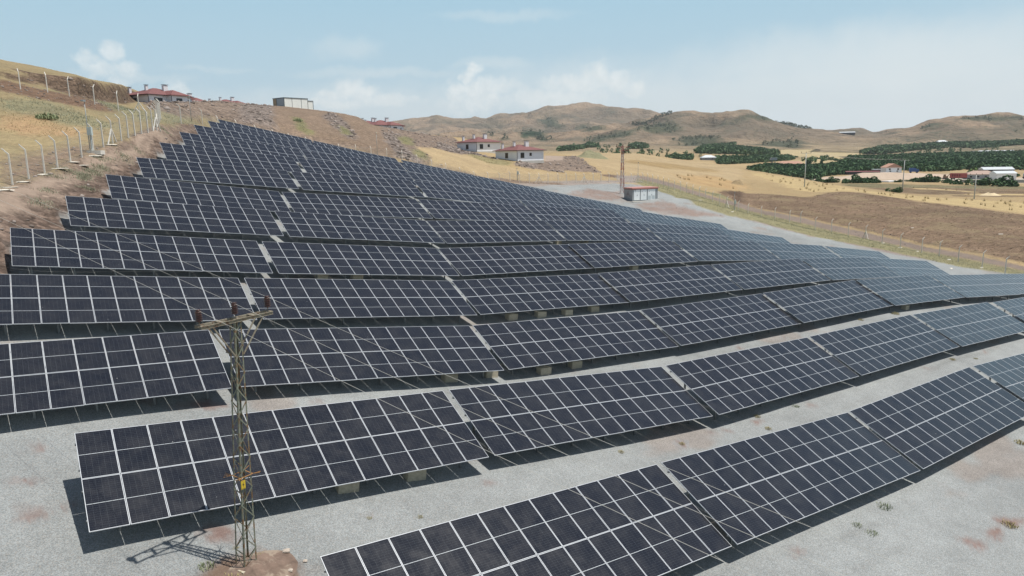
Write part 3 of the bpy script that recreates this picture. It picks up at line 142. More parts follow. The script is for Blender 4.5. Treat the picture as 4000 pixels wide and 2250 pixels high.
def _hash(i,j,s):
    h=np.sin(i*127.1+j*311.7+s*74.7)*43758.5453; return h-np.floor(h)
def vnoise(x,y,s=0.):
    i=np.floor(x);j=np.floor(y);u=x-i;v=y-j;u=u*u*(3-2*u);v=v*v*(3-2*v)
    return (_hash(i,j,s)*(1-u)+_hash(i+1,j,s)*u)*(1-v)+(_hash(i,j+1,s)*(1-u)+_hash(i+1,j+1,s)*u)*v
def fbm(x,y,o=4,s=0.):
    a=.5;t=0;n=0
    for k in range(o):
        t=t+a*vnoise(x,y,s+k);n+=a;x=x*2.03+17.1;y=y*2.03+9.2;a*=.5
    return t/n-.5
def _sm(t): t=np.clip(t,0,1); return t*t*(3-2*t)
def zt(x,y,detail=True):
    x=np.asarray(x,float).ravel(); y=np.asarray(y,float).ravel()
    az=np.arctan2(x,y); D=np.hypot(x,y)
    Ds=[];Zs=[]
    for k in KN:
        k=np.array(k); Ds.append(np.interp(az,k[:,0],k[:,1])); Zs.append(np.interp(az,k[:,0],k[:,2]))
    D0=Ds[0]
    z=np.zeros(len(x))
    # knots after crest: add drop
    n5z,n5d=Zs[5],Ds[5]
    v1z,v1d=Zs[6],Ds[6]
    dd=n5d+(v1d-n5d)*.25; zz=np.minimum(n5z-1.5,n5z+(v1z-n5z)*.45)
    Ds=Ds[:6]+[dd]+Ds[6:10]+[Ds[9]+600,Ds[10],Ds[10]+2500]
    Zs=Zs[:6]+[zz]+Zs[6:10]+[np.minimum(Zs[9]-25,Zs[10]-20),Zs[10],Zs[10]*0+20]
    zi=z_in(x,y) if (D<D0+30).any() else z
    ins=D<=D0
    zo=np.zeros(len(x)); zo[:]=Zs[0]
    m0=D>D0
    prevd,prevz=Ds[0],Zs[0]
    for k in range(1,len(Ds)):
        m=(D>Ds[k-1])&(D<=Ds[k]); t=(D-Ds[k-1])/np.maximum(Ds[k]-Ds[k-1],1e-3)
        if k>=9: t=t*.5+_sm(t)*.5
        zo[m]=(Zs[k-1]+(Zs[k]-Zs[k-1])*t)[m]
    zo[D>Ds[-1]]=20
    w=_sm((D-D0+4)/8.)
    z=np.where(D<D0-4,zi,np.where(D>D0+4,zo,zi*(1-w)+zo*w))
    if detail:
        far=_sm((D-1500)/500.); hill=np.clip((zo-22)/60.,0,1)*far
        rid=1-2*np.abs(fbm(x/420.,y/420.,4,3.)*1.8)
        z=z+hill*((rid-.7)*48+fbm(x/110.,y/110.,4,8.)*26)
        mid=_sm((D-D0-4)/20.)*(1-far)
        z=z+mid*(fbm(x/18.,y/18.,3,5.)*.7)
        z=z+(1-mid)*(1-far)*fbm(x/3.,y/3.,2,6.)*.05
    return z
# ---------------- materials
def newmat(name):
    m=bpy.data.materials.new(name); m.use_nodes=True; nt=m.node_tree; nt.nodes.clear(); g=G(nt)
    b=g('ShaderNodeBsdfPrincipled'); o=g('ShaderNodeOutputMaterial',b.outputs[0]); return m,g,b
MT={}
def mat(name,col,rough=.7,metal=0.,var=.12,scale=6.,stain=None,spec=.5,bump=0.):
    if name in MT: return MT[name]
    m,g,b=newmat(name); geo=g('ShaderNodeNewGeometry'); P=geo.outputs['Position']
    n=g.noise(P,scale,4,.6); k=g.ramp(n,.25,.75,1-var,1+var,'LINEAR')
    c=g.mix(1.,col,k,'MULTIPLY')
    if stain is not None:
        n2=g.noise(P,scale*.6,5,.65,.3); c=g.mix(g.ramp(n2,.48,.62),c,stain)
    g.set(b.inputs['Base Color'],c); b.inputs['Roughness'].default_value=rough; b.inputs['Metallic'].default_value=metal
    b.inputs['Specular IOR Level'].default_value=spec
    if bump:
        bp=g('ShaderNodeBump'); bp.inputs['Distance'].default_value=bump; g.set(bp.inputs['Height'],n); g.set(b.inputs['Normal'],bp.outputs[0])
    MT[name]=m; return m
def new_mesh(name,V,Fc,mats=(),smooth=False,mi=None):
    me=bpy.data.meshes.new(name); V=np.asarray(V,dtype=np.float32).reshape(-1,3)
    if isinstance(Fc,np.ndarray):
        k=Fc.shape[1]; nf=len(Fc); me.vertices.add(len(V)); me.vertices.foreach_set('co',V.ravel())
        me.loops.add(nf*k); me.loops.foreach_set('vertex_index',Fc.astype(np.int32).ravel())
        me.polygons.add(nf); me.polygons.foreach_set('loop_start',np.arange(0,nf*k,k,dtype=np.int32))
        try: me.polygons.foreach_set('loop_total',np.full(nf,k,dtype=np.int32))
        except Exception: pass
        me.update(calc_edges=True)
    else: me.from_pydata(V.tolist(),[],[tuple(f) for f in Fc]); me.update()
    for x in mats: me.materials.append(x)
    if mi is not None: me.polygons.foreach_set('material_index',np.asarray(mi,dtype=np.int32))
    if smooth: me.polygons.foreach_set('use_smooth',np.ones(len(me.polygons),dtype=bool))
    return me
def link(name,me,parent=None,mw=None):
    o=bpy.data.objects.new(name,me); COL.objects.link(o)
    if parent is not None: o.parent=parent
    if mw is not None: o.matrix_basis=mw
    return o
def tag(o,label=None,cat=None,group=None,kind=None):
    if label: o['label']=label
    if cat: o['category']=cat
    if group: o['group']=group
    if kind: o['kind']=kind
    return o
def empty(name,loc,rz=0,label=None,cat=None,group=None):
    o=bpy.data.objects.new(name,None); COL.objects.link(o); o.location=loc; o.rotation_euler=(0,0,rz); o.empty_display_size=.3
    return tag(o,label,cat,group)
class MB:
    def __init__(s): s.v=[];s.f=[];s.m=[]
    def add(s,V,Fc,mi=0):
        n=len(s.v); s.v+= [tuple(v) for v in V]; s.f+=[tuple(i+n for i in f) for f in Fc]; s.m+=[mi]*len(Fc); return s
    def box(s,a,b,mi=0,M=None):
        (x0,y0,z0),(x1,y1,z1)=a,b
        V=[Vector(p) for p in ((x0,y0,z0),(x1,y0,z0),(x1,y1,z0),(x0,y1,z0),(x0,y0,z1),(x1,y0,z1),(x1,y1,z1),(x0,y1,z1))]
        if M is not None: V=[M@p for p in V]
        return s.add(V,[(0,3,2,1),(4,5,6,7),(0,1,5,4),(1,2,6,5),(2,3,7,6),(3,0,4,7)],mi)
    def beam(s,p,q,w,h=None,up=(0,0,1),mi=0,w2=None):
        h=h or w; p=Vector(p);q=Vector(q); d=(q-p).normalized(); u=Vector(up)
        if abs(d.dot(u))>.98: u=Vector((1,0,0))
        x=d.cross(u).normalized(); y=x.cross(d).normalized(); k=(w2/w if w2 else 1)
        V=[p-x*w/2-y*h/2,p+x*w/2-y*h/2,p+x*w/2+y*h/2,p-x*w/2+y*h/2]+[q+(-x*w/2-y*h/2)*k,q+(x*w/2-y*h/2)*k,q+(x*w/2+y*h/2)*k,q+(-x*w/2+y*h/2)*k]
        return s.add(V,[(0,3,2,1),(4,5,6,7),(0,1,5,4),(1,2,6,5),(2,3,7,6),(3,0,4,7)],mi)
    def tube(s,pts,r,n=6,mi=0):
        pts=[Vector(p) for p in pts]; rr=r if hasattr(r,'__len__') else [r]*len(pts); n0=len(s.v)
        for i,p in enumerate(pts):
            d=(pts[min(i+1,len(pts)-1)]-pts[max(i-1,0)]).normalized(); u=Vector((0,0,1)) if abs(d.z)<.95 else Vector((1,0,0))
            x=d.cross(u).normalized(); y=x.cross(d)
            for k in range(n):
                a=2*math.pi*k/n; s.v.append(tuple(p+(x*math.cos(a)+y*math.sin(a))*rr[i]))
        for i in range(len(pts)-1):
            for k in range(n):
                a=n0+i*n+k;b=n0+i*n+(k+1)%n; s.f.append((a,b,b+n,a+n)); s.m.append(mi)
        s.f.append(tuple(n0+k for k in range(n))[::-1]); s.f.append(tuple(n0+(len(pts)-1)*n+k for k in range(n))); s.m+=[mi,mi]
        return s
    def lathe(s,prof,n=16,c=(0,0,0),mi=0):
        n0=len(s.v); cx,cy,cz=c
        for r,z in prof:
            for k in range(n):
                a=2*math.pi*k/n; s.v.append((cx+r*math.cos(a),cy+r*math.sin(a),cz+z))
        for i in range(len(prof)-1):
            for k in range(n):
                a=n0+i*n+k;b=n0+i*n+(k+1)%n; s.f.append((a,b,b+n,a+n)); s.m.append(mi)
        s.f.append(tuple(n0+k for k in range(n))[::-1]); s.f.append(tuple(n0+(len(prof)-1)*n+k for k in range(n))); s.m+=[mi,mi]
        return s
    def mesh(s,name,mats,smooth=False):
        return new_mesh(name,s.v,s.f,mats if isinstance(mats,(list,tuple)) else [mats],smooth,s.m)
    def obj(s,name,mats,parent=None,smooth=False,mw=None): return link(name,s.mesh(name,mats,smooth),parent,mw)
# ---------------- ground sheet
def build_ground():
    az=np.concatenate([np.linspace(R(-125),R(-12),90)[:-1],np.arange(R(-12),R(80),R(.115)),np.linspace(R(80.2),R(190),70)])
    rr=np.concatenate([np.linspace(.5,7,8)[:-1],7*np.exp(np.arange(0,math.log(7400/7.),.0088))])
    A,D=np.meshgrid(az,rr); x=(D*np.sin(A)).ravel(); y=(D*np.cos(A)).ravel()
    z=zt(x,y)
    C,M1,M2=ground_colours(x,y,z)
    na=len(az); i=np.arange(len(rr)-1)[:,None]*na; j=np.arange(na-1)[None,:]; a=(i+j).ravel()
    Fc=np.stack([a,a+na,a+na+1,a+1],1)[:,::-1]
    me=new_mesh('ground',np.stack([x,y,z],1),Fc,[ground_mat()],True)
    for nm,arr in (('Col',C),('Mk',M1),('Mh',M2)):
        at=me.color_attributes.new(nm,'FLOAT_COLOR','POINT'); at.data.foreach_set('color',np.c_[arr,np.ones(len(arr))].astype(np.float32).ravel())
    o=link('ground',me); tag(o,kind='structure'); return o
PAL=dict(brownsoil=(.155,.10,.068),cutbank=(.125,.088,.062),greygreen=(.225,.205,.125),orange=(.355,.24,.135),soil=(.215,.155,.112),slope=(.145,.105,.083),road=(.30,.23,.18),
 gravel=(.278,.294,.293),gravelpink=(.29,.245,.215),pink=(.245,.175,.145),red=(.20,.125,.105),mound=(.175,.122,.092),verge=(.235,.215,.12),roadr=(.225,.175,.145),plow=(.20,.138,.092),plowdark=(.115,.078,.055),
 spoil=(.215,.165,.13),spoilbrown=(.215,.158,.115),spoilgrey=(.205,.168,.145),greenish=(.19,.175,.09),gold=(.385,.29,.17),greengold=(.25,.215,.115),pad=(.33,.26,.21),fieldgreen=(.17,.15,.085),fieldbrown=(.18,.125,.08),
 goldstrip=(.43,.325,.17),sand=(.42,.33,.24),sandlt=(.52,.46,.38),goldlt=(.42,.335,.19),goldbrown=(.31,.22,.11),goldorange=(.39,.265,.135),forest=(.03,.055,.03),scrub=(.085,.09,.055))
MASK={'G':(1,0,0,0,0),'R':(0,1,0,0,0),'r':(0,.5,0,.2,0),'P':(0,0,1,0,0),'g':(0,.05,0,1,0),'d':(.25,.15,0,.1,0),'h':(0,0,0,.2,1)}
def pip(px,py,poly):
    n=len(poly); ins=np.zeros(len(px),bool); j=n-1
    for i in range(n):
        xi,yi=poly[i];xj,yj=poly[j]
        c=((yi>py)!=(yj>py))&(px<(xj-xi)*(py-yi)/((yj-yi) if yj!=yi else 1e-9)+xi); ins^=c; j=i
    return ins
def ground_colours(x,y,z):
    C,a,b=ground_colours_(x,y,z); return C*.90,a,b
def ground_colours_(x,y,z):
    n=len(x); D=np.hypot(x,y); az=np.arctan2(x,y)
    C=np.zeros((n,3)); K=np.zeros((n,5))
    C[:]=(.36,.265,.145); K[:]=MASK['g']
    lf=fbm(x/60.,y/60.,3,21.)
    left=(az<R(22))&(D<400)
    C[left]=np.array((.285,.225,.128)); 
    t=_sm((D-900)/500.)[:,None]; hz=_sm((z-20)/50.)[:,None]*t
    C=C*(1-t)+np.array((.335,.262,.165))*t; C=C*(1-hz)+np.array((.315,.228,.155))*hz
    K=K*(1-t)+np.array((0,0,0,.4,1.))*t
    C*= (1+lf*.45)[:,None]
    rid=1-2*np.abs(fbm(x/420.,y/420.,4,3.)*1.8); gu=_sm((.78-rid)/.22)*hz[:,0]*.55+_sm((fbm(x/150.,y/150.,5,12.)-.03)/.10)*hz[:,0]*.5; gu=np.clip(gu,0,.75)[:,None]; C=C*(1-gu)+np.array((.13,.115,.085))*gu  # gullies darkened in colour: scrub, plus relief shading the high sun leaves out
    gg=_sm((fbm(x/9.,y/14.,4,33.)-.02)/.16)*left; C=C*(1-.55*gg[:,None])+np.array(PAL['greygreen'])*.55*gg[:,None]
    for colr,mk,fe,poly in ZONES:
        P=np.array(poly); lo=P.min(0)-fe*3; hi=P.max(0)+fe*3
        s=np.where((x>lo[0])&(x<hi[0])&(y>lo[1])&(y<hi[1]))[0]
        if not len(s): continue
        fr=max(fe*2.2,.35); amp=fe*2.4
        dx=fbm(x[s]/fr,y[s]/fr,3,1.)*amp; dy=fbm(x[s]/fr,y[s]/fr,3,2.)*amp
        acc=np.zeros(len(s))
        for q in range(5):
            th=q*1.2566; acc+=pip(x[s]+dx+fe*.8*math.cos(th),y[s]+dy+fe*.8*math.sin(th),poly)
        acc=_sm(acc/5.)
        if colr in('red','pink'): acc=acc*(.85 if colr=='red' else .85)*np.clip(.95+fbm(x[s]/1.2,y[s]/1.2,3,4.)*1.4,0,1)
        ok=acc>0; k=s[ok]; w=acc[ok][:,None]
        C[k]=C[k]*(1-w)+w*np.array(PAL[colr])*(1+fbm(x[k]/7.,y[k]/7.,3,9.)*.3)[:,None]; K[k]=K[k]*(1-w)+w*np.array(MASK[mk])
    # faint brown stains on the gravel
    gm=K[:,0]>.9
    st=_sm((fbm(x/5.,y/3.,4,44.)-.13)/.12)*gm*.42; C=C*(1-st[:,None])+np.array((.27,.20,.16))*st[:,None]
    # wheel tracks worn in soil of the left road come from its own lane line
    # two worn wheel lines along the gravel aisles in front of the rows
    for yr in (13.2,22.3,31.0,39.6):
        for off in (-.8,.8):
            dd=np.abs(y-(yr+off+1.1*np.sin(x/17.+yr)+fbm(x/6.,y*0,2,yr)*.5)); tw=_sm(1-dd/.42)*gm*np.clip(.25+fbm(x/5.,y/5.,3,71.)*1.6,0,.6)*(D<120)
            C=C*(1-.30*tw[:,None]*np.array((1,1.05,1.1)))
    return C,K[:,:3],np.c_[K[:,3:],K[:,:1]*0]
def ground_mat():
    m,g,b=newmat('ground_cover'); geo=g('ShaderNodeNewGeometry'); P=geo.outputs['Position']
    ac=g('ShaderNodeAttribute'); ac.attribute_name='Col'; ak=g('ShaderNodeAttribute'); ak.attribute_name='Mk'; ah=g('ShaderNodeAttribute'); ah.attribute_name='Mh'
    sk=g('ShaderNodeSeparateColor',ak.outputs['Color']); sh=g('ShaderNodeSeparateColor',ah.outputs['Color'])
    GR,RU,PL_=sk.outputs; GS,HI,_=sh.outputs
    def vor(scale,feat='F1',vec=P):
        v=g('ShaderNodeTexVoronoi'); v.feature=feat; g.set(v.inputs['Vector'],vec); v.inputs['Scale'].default_value=scale; return v
    v1=vor(34.); v1s=g('ShaderNodeSeparateColor',v1.outputs['Color'])
    nf=g.noise(P,52.,3,.7); nm=g.noise(P,1.3,4,.6); nb=g.noise(P,.35,4,.6)
    # gravel: stones of different tone
    kg=g.m('MULTIPLY',g.ramp(v1s.outputs[0],0,1,.70,1.30,'LINEAR'),g.ramp(nf,.3,.7,.78,1.22,'LINEAR'))
    kg=g.m('MULTIPLY',kg,g.ramp(nb,.3,.7,.90,1.10,'LINEAR'))
    # rubble
    v2=vor(2.2); v2s=g('ShaderNodeSeparateColor',v2.outputs['Color']); v3=vor(.9); v3s=g('ShaderNodeSeparateColor',v3.outputs['Color'])
    nr=g.noise(P,3.,5,.7)
    kr=g.m('MULTIPLY',g.ramp(v2s.outputs[0],0,1,.62,1.5,'LINEAR'),g.ramp(nr,.3,.7,.62,1.4,'LINEAR')); kr=g.m('MULTIPLY',kr,g.ramp(v3s.outputs[0],0,1,.8,1.2,'LINEAR'))
    # ploughed clods, drawn out along the furrows
    pv=g('ShaderNodeMapping'); g.set(pv.inputs[0],P); pv.inputs['Rotation'].default_value=(0,0,R(38)); pv.inputs['Scale'].default_value=(.35,1.2,1)
    np_=g.noise(pv.outputs[0],1.2,6,.72,.4); np2=g.noise(P,.05,4,.6); kp=g.m('MULTIPLY',g.ramp(np_,.34,.66,.58,1.38,'LINEAR'),g.ramp(np2,.35,.65,.85,1.18,'LINEAR'))
    # grass
    ng=g.noise(P,2.2,6,.7,.3); ng2=g.noise(g.v('MULTIPLY',P,(1,1.0,.3)),.28,5,.65,.5); kgr=g.m('MULTIPLY',g.ramp(ng,.32,.68,.72,1.28,'LINEAR'),g.ramp(ng2,.3,.7,.84,1.16,'LINEAR'))
    nh=g.noise(P,.016,7,.66,.3); nh2=g.noise(P,.0045,5,.6,.5); kh=g.ramp(nh,.3,.7,.80,1.2,'LINEAR')
    def sel(base,k,mask): return g.m('MULTIPLY',base,g.m('ADD',1.,g.m('MULTIPLY',mask,g.m('SUBTRACT',k,1.))))
    k=g.m('MULTIPLY',g.ramp(nm,.3,.7,.93,1.07,'LINEAR'),1.)
    for kk,mk in ((kg,GR),(kr,RU),(kp,PL_),(kgr,GS),(kh,HI)): k=sel(k,kk,mk)
    c=g.mix(1.,ac.outputs['Color'],k,'MULTIPLY')
    # hue drift : gravel has warm and bluish stones; grass turns greyish green in tufts
    c=g.mix(g.m('MULTIPLY',g.ramp(v1s.outputs[1],.75,.95),g.m('MULTIPLY',GR,.35)),c,(.34,.29,.24))
    c=g.mix(g.m('MULTIPLY',g.ramp(ng2,.5,.62),g.m('MULTIPLY',GS,.28)),c,(.22,.19,.10))
    np3=g.noise(P,.11,6,.7,.6); c=g.mix(g.m('MULTIPLY',g.ramp(np3,.47,.62),g.m('MULTIPLY',PL_,.5)),c,(.27,.215,.125))
    # scrub on the far hills
    vs=vor(.06); dots=g.m('MULTIPLY',g.ramp(vs.outputs['Distance'],.10,.42,1.,0.),g.ramp(nh2,.44,.60))
    scr=g.m('MULTIPLY',g.m('ADD',g.m('MULTIPLY',dots,.85),g.m('MULTIPLY',g.ramp(nh2,.50,.60),.28)),HI)
    c=g.mix(g.m('MULTIPLY',g.m('MINIMUM',scr,.75),1.),c,(.075,.085,.055))
    g.set(b.inputs['Base Color'],c); b.inputs['Roughness'].default_value=.95; b.inputs['Specular IOR Level'].default_value=.15
    h=g.m('MULTIPLY',g.m('SUBTRACT',g.m('MULTIPLY',g.m('SUBTRACT',.6,v1.outputs['Distance']),1.),0),g.m('MULTIPLY',GR,.018))
    h=g.m('ADD',h,g.m('MULTIPLY',g.m('SUBTRACT',nr,g.m('MULTIPLY',v2.outputs['Distance'],.8)),g.m('MULTIPLY',RU,.42)))
    h=g.m('ADD',h,g.m('MULTIPLY',np_,g.m('MULTIPLY',PL_,.8)))
    h=g.m('ADD',h,g.m('MULTIPLY',ng,g.m('MULTIPLY',GS,.16)))
    h=g.m('ADD',h,g.m('MULTIPLY',nh,g.m('MULTIPLY',HI,45.))); h=g.m('ADD',h,g.m('MULTIPLY',nh2,g.m('MULTIPLY',HI,110.)))
    bp=g('ShaderNodeBump'); bp.inputs['Distance'].default_value=1.; bp.inputs['Strength'].default_value=.8; g.set(bp.inputs['Height'],h); g.set(b.inputs['Normal'],bp.outputs[0])
    return m
GROUND=build_ground()
# ---------------- solar tables
ML,MWD,GP=(TW-.02)/2,1.134,.02
def glass_mat():
    m,g,b=newmat('solar_cells'); uv=g('ShaderNodeUVMap'); uv.uv_map='UVMap'; s=g('ShaderNodeSeparateXYZ',uv.outputs[0]); u,v=s.outputs[0],s.outputs[1]
    def line(c,n,w):   # thin line at every 1/n
        f=g.m('FRACT',g.m('MULTIPLY',c,n)); d=g.m('MINIMUM',f,g.m('SUBTRACT',1,f)); return g.m('LESS_THAN',d,w*n)
    grid=g.m('MAXIMUM',line(u,6,.0016),line(v,24,.00085))
    dv=g.m('ABSOLUTE',g.m('SUBTRACT',v,.5)); mid=g.m('LESS_THAN',dv,.0042)
    bus=line(g.m('ADD',u,.0083),60,.0006)
    oi=g('ShaderNodeObjectInfo'); r=oi.outputs['Random']
    geo=g('ShaderNodeNewGeometry'); P=geo.outputs['Position']
    dust=g.noise(P,1.6,5,.65,.3); spots=g('ShaderNodeTexVoronoi'); g.set(spots.inputs['Vector'],P); spots.inputs['Scale'].default_value=2.6; spots.inputs['Randomness'].default_value=1.
    sc=g('ShaderNodeSeparateColor',spots.outputs['Color'])
    spot=g.m('MULTIPLY',g.m('LESS_THAN',spots.outputs['Distance'],.045),g.m('GREATER_THAN',sc.outputs[0],.86))
    c=g.mix(r,(.008,.0095,.015),(.0125,.0135,.0185))
    c=g.mix(g.m('MULTIPLY',bus,.02),c,(.20,.22,.25))
    c=g.mix(g.m('MULTIPLY',grid,.30),c,(.22,.25,.26))
    dash=g.m('GREATER_THAN',g.m('FRACT',g.m('MULTIPLY',u,6)),.12)
    c=g.mix(g.m('MULTIPLY',mid,g.m('ADD',.5,g.m('MULTIPLY',dash,.3))),c,(.62,.66,.68))
    c=g.mix(g.ramp(dust,.3,.75,.005,.03),c,(.33,.31,.28))
    c=g.mix(g.m('MULTIPLY',spot,.7),c,(.55,.55,.52))
    g.set(b.inputs['Base Color'],c); g.set(b.inputs['Roughness'],g.ramp(dust,.3,.7,.16,.26)); b.inputs['IOR'].default_value=1.56
    return m
def quad_mesh(name):
    b=MB(); t=.012
    x0,x1,y0,y1=.012,MWD-.012,.012,ML-.012
    # glass face sits 3 mm below the frame top; a white backsheet under it
    V=[(x0,-y0,-.003),(x1,-y0,-.003),(x1,-y1,-.003),(x0,-y1,-.003),(x0,-y0,-.010),(x1,-y0,-.010),(x1,-y1,-.010),(x0,-y1,-.010)]
    b.add(V,[(0,3,2,1)],0); b.add(V,[(4,5,6,7)],1)
    me=b.mesh(name,[MT['glass'],mat('backsheet',(.6,.6,.6),.6,0,.03)])
    uv=me.uv_layers.new(name='UVMap')
    for l in me.loops:
        co=me.vertices[l.vertex_index].co; uv.data[l.index].uv=((co.x-x0)/(x1-x0),(-co.y-y0)/(y1-y0))
    return me
MT['glass']=glass_mat()
frame_m=mat('anodised_frame',(.55,.575,.60),.42,.3,.05,3.)
steel=mat('galvanised_steel',(.22,.235,.24),.5,.6,.15,4.)
def frame_mesh():
    b=MB(); w,h=.018,.035; X,Y=MWD,ML
    b.box((0,-w,-h),(X,0,0)); b.box((0,-Y,-h),(X,-Y+w,0)); b.box((0,-Y+w,-h),(w,-w,0)); b.box((X-w,-Y+w,-h),(X,-w,0))
    return b.mesh('frame',frame_m)
ME_P=quad_mesh('solar_panel'); ME_F=frame_mesh()
LT=13*MWD+12*GP
def purlin_mesh():
    b=MB(); b.box((-.03,-.025,-.04),(LT+.03,.025,.04)); return b.mesh('purlin',steel)
ME_PU=purlin_mesh()
b=MB(); b.box((-.03,-TW+.25,-.05),(.03,-.2,.05)); ME_RA=b.mesh('rafter',steel)
b=MB(); b.box((-.04,-.045,-1),(.04,.045,0)); ME_LG=b.mesh('leg',steel)
ORD=['first','second','third','fourth','fifth','sixth','seventh','eighth']
ROWN={'A':'the nearest row','M':'the farthest row'}
for i,r in enumerate('BCDEFGHIJKL'): ROWN[r]='the %s row from the front'%(ORD+['ninth','tenth','eleventh','twelfth'])[i+1]
TOPFR=[]
for (r,k,x,y,z,be) in TABLES:
    cb,sb=math.cos(be),math.sin(be); tau=CAM[4]
    d=Vector((cb,0,sb)); s0=Vector((0,-math.cos(tau),-math.sin(tau))); s=(s0-d*d.dot(s0)).normalized(); n=-d.cross(s); 
    if n.z<0: n=-n
    TL=Vector((x,y,z)); c=TL+d*LT/2+s*TW/2; gz=float(zt([c.x],[c.y])[0]); dist=math.hypot(c.x,c.y)
    e=empty('solar_table',(c.x,c.y,gz),0,'tilted solar panel table, %s from the left in %s'%(ORD[k-1],ROWN[r]),'solar table','solar panel tables in long rows on the gravel slope')
    Rm=Matrix((d,-s,n)).transposed().to_4x4(); off=Vector((c.x,c.y,gz))
    def mw(p,Rm=Rm,off=off): m=Rm.copy(); m.translation=p-off; return m
    for j in range(2):
        for i in range(13):
            # each module sits a few millimetres off the ideal plane
            P=TL+d*(i*(MWD+GP))+s*(j*(ML+GP))+n*random.uniform(-.004,.004)
            jit=Matrix.Rotation(random.gauss(0,.0022),4,'X')@Matrix.Rotation(random.gauss(0,.0022),4,'Y')
            pm=mw(P)@jit
            po=link('solar_panel',ME_P,e,pm)
            if dist<70: link('frame',ME_F,po)
            else: TOPFR.append((po,))
    for v in (.22,.78):
        for j in range(2): link('purlin',ME_PU,e,mw(TL+s*((ML+GP)*j+ML*v)-n*.082))
    if dist<105:
        for q in range(7):
            u=.9+q*(LT-1.8)/6.
            link('rafter',ME_RA,e,mw(TL+d*u-n*.175))
            for vv in (.95,TW-1.0):
                t=TL+d*u+s*vv-n*.18; gl=float(zt([t.x],[t.y])[0]); h=max(t.z-gl+.25,.3)
                m=Matrix.Translation(t-off)@Matrix.Diagonal((1,1,h,1)); link('leg',ME_LG,e,m)
# tables too far to tell frame from glass use one mesh for both
bb=MB(); w,h=.030,.035
me2=ME_P.copy(); me2.name='solar_panel_far'
import bmesh
bm=bmesh.new(); bm.from_mesh(ME_P); bm2=bmesh.new(); bm2.from_mesh(ME_F)
vm=[bm.verts.new(v.co) for v in bm2.verts]
for f in bm2.faces:
    nf=bm.faces.new([vm[v.index] for v in f.verts]); nf.material_index=2
bm.to_mesh(me2); bm.free(); bm2.free(); me2.materials.append(frame_m)
for (po,) in TOPFR: po.data=me2
# concrete ballast blocks
blk=mat('old_concrete',(.44,.395,.30),.9,0,.2,8.,bump=.01)
b=MB(); b.box((-.42,-.26,-.3),(.42,.26,.30)); 
BM=bmesh.new(); BM.from_mesh(b.mesh('concrete_block',blk)); bmesh.ops.bevel(BM,geom=BM.edges[:],offset=.025,segments=1,affect='EDGES'); me=bpy.data.meshes.new('concrete_block'); BM.to_mesh(me); BM.free(); me.materials.append(blk)
BLN=['left one of two concrete blocks under the table beside the lattice pole','right one of two concrete blocks under the table beside the lattice pole',
 'left one of two concrete blocks under second table of the third row','right one of two concrete blocks under second table of the third row',
 'left one of two concrete blocks under third table of the third row','right one of two concrete blocks under third table of the third row',
 'first of four concrete blocks under third table of the fourth row','second of four concrete blocks under third table of the fourth row','third of four concrete blocks under third table of the fourth row','fourth of four concrete blocks under third table of the fourth row',
 'concrete block under the fourth table of the fifth row','concrete block under the fourth table of the fourth row','left dim concrete block under second table of the fifth row','right dim concrete block under second table of the fifth row','small concrete block between fifth row tables, half in shadow','concrete block under the sixth table of the third row']
for q,lab in zip(PL['blocks'],BLN):
    o=link('concrete_block',me); o.location=(q[0],q[1]-.12,q[2]+.10); o.rotation_euler=(0,R(6),R(random.uniform(-6,6))); tag(o,lab,'concrete block','concrete blocks under the tables')
# ---------------- near lattice pole
rust=mat('weathered_lattice',(.20,.215,.165),.75,.2,.25,9.,stain=(.20,.12,.06)); rustb=mat('rusty_arm',(.25,.225,.17),.8,.1,.25,12.,stain=(.15,.095,.06))
brown=mat('brown_porcelain',(.055,.022,.016),.25,0,.15,8.)
B0=Vector((5.54,22.51,0)); B0.z=float(zt([B0.x],[B0.y])[0]); AR=math.atan2(.326,.945)
pole=empty('lattice_pole',tuple(B0),AR,'greenish rusty steel lattice pole carrying three wires in front of the tables','power pole')
HT=8.12; tilt=Vector((.20,-.27))*0.9   # lean in local xy
ax=Vector((math.cos(AR),math.sin(AR))); ay=Vector((-math.sin(AR),math.cos(AR)))
ln=Vector((.28,-.20)); tilt=Vector((ln.dot(ax),ln.dot(ay)))
def cx(h): return Vector((tilt.x*h/HT,tilt.y*h/HT,h))
def hw(h): return .235+(.125-.235)*h/HT
def corner(sx,sy,h): return cx(h)+Vector((sx*hw(h),sy*hw(h),0))
for sx,sy in ((-1,-1),(1,-1),(1,1),(-1,1)):
    b=MB(); 
    for dx,dy in ((.024,.004),(.004,.024)):
        p=corner(sx,sy,-.3); q=corner(sx,sy,HT)
        V=[]
        for c in (p,q):
            x0,x1=(c.x,c.x-sx*dx*2); y0,y1=(c.y,c.y-sy*dy*2)
            V+= [(x0,y0,c.z),(x1,y0,c.z),(x1,y1,c.z),(x0,y1,c.z)]
        b.add(V,[(0,1,2,3),(4,7,6,5),(0,4,5,1),(1,5,6,2),(2,6,7,3),(3,7,4,0)])
    b.obj('leg',rust,pole)
faces=[((-1,-1),(1,-1)),((1,-1),(1,1)),((1,1),(-1,1)),((-1,1),(-1,-1))]
for fi,(a,c) in enumerate(faces):
    b=MB(); h=.05; k=fi; nrm=Vector(((a[0]+c[0])/2,(a[1]+c[1])/2,0))
    while h<HT-.1:
        st=.55-.018*h; h2=min(h+st,HT-.05)
        A,Bc=(a,c) if k%2==0 else (c,a)
        p=corner(*A,h)*1; q=corner(*Bc,h2)*1; b.beam(p+nrm*.006,q+nrm*.006,.034,.007,up=nrm); h=h2; k+=1
    b.obj('lattice_bracing',rust,pole)
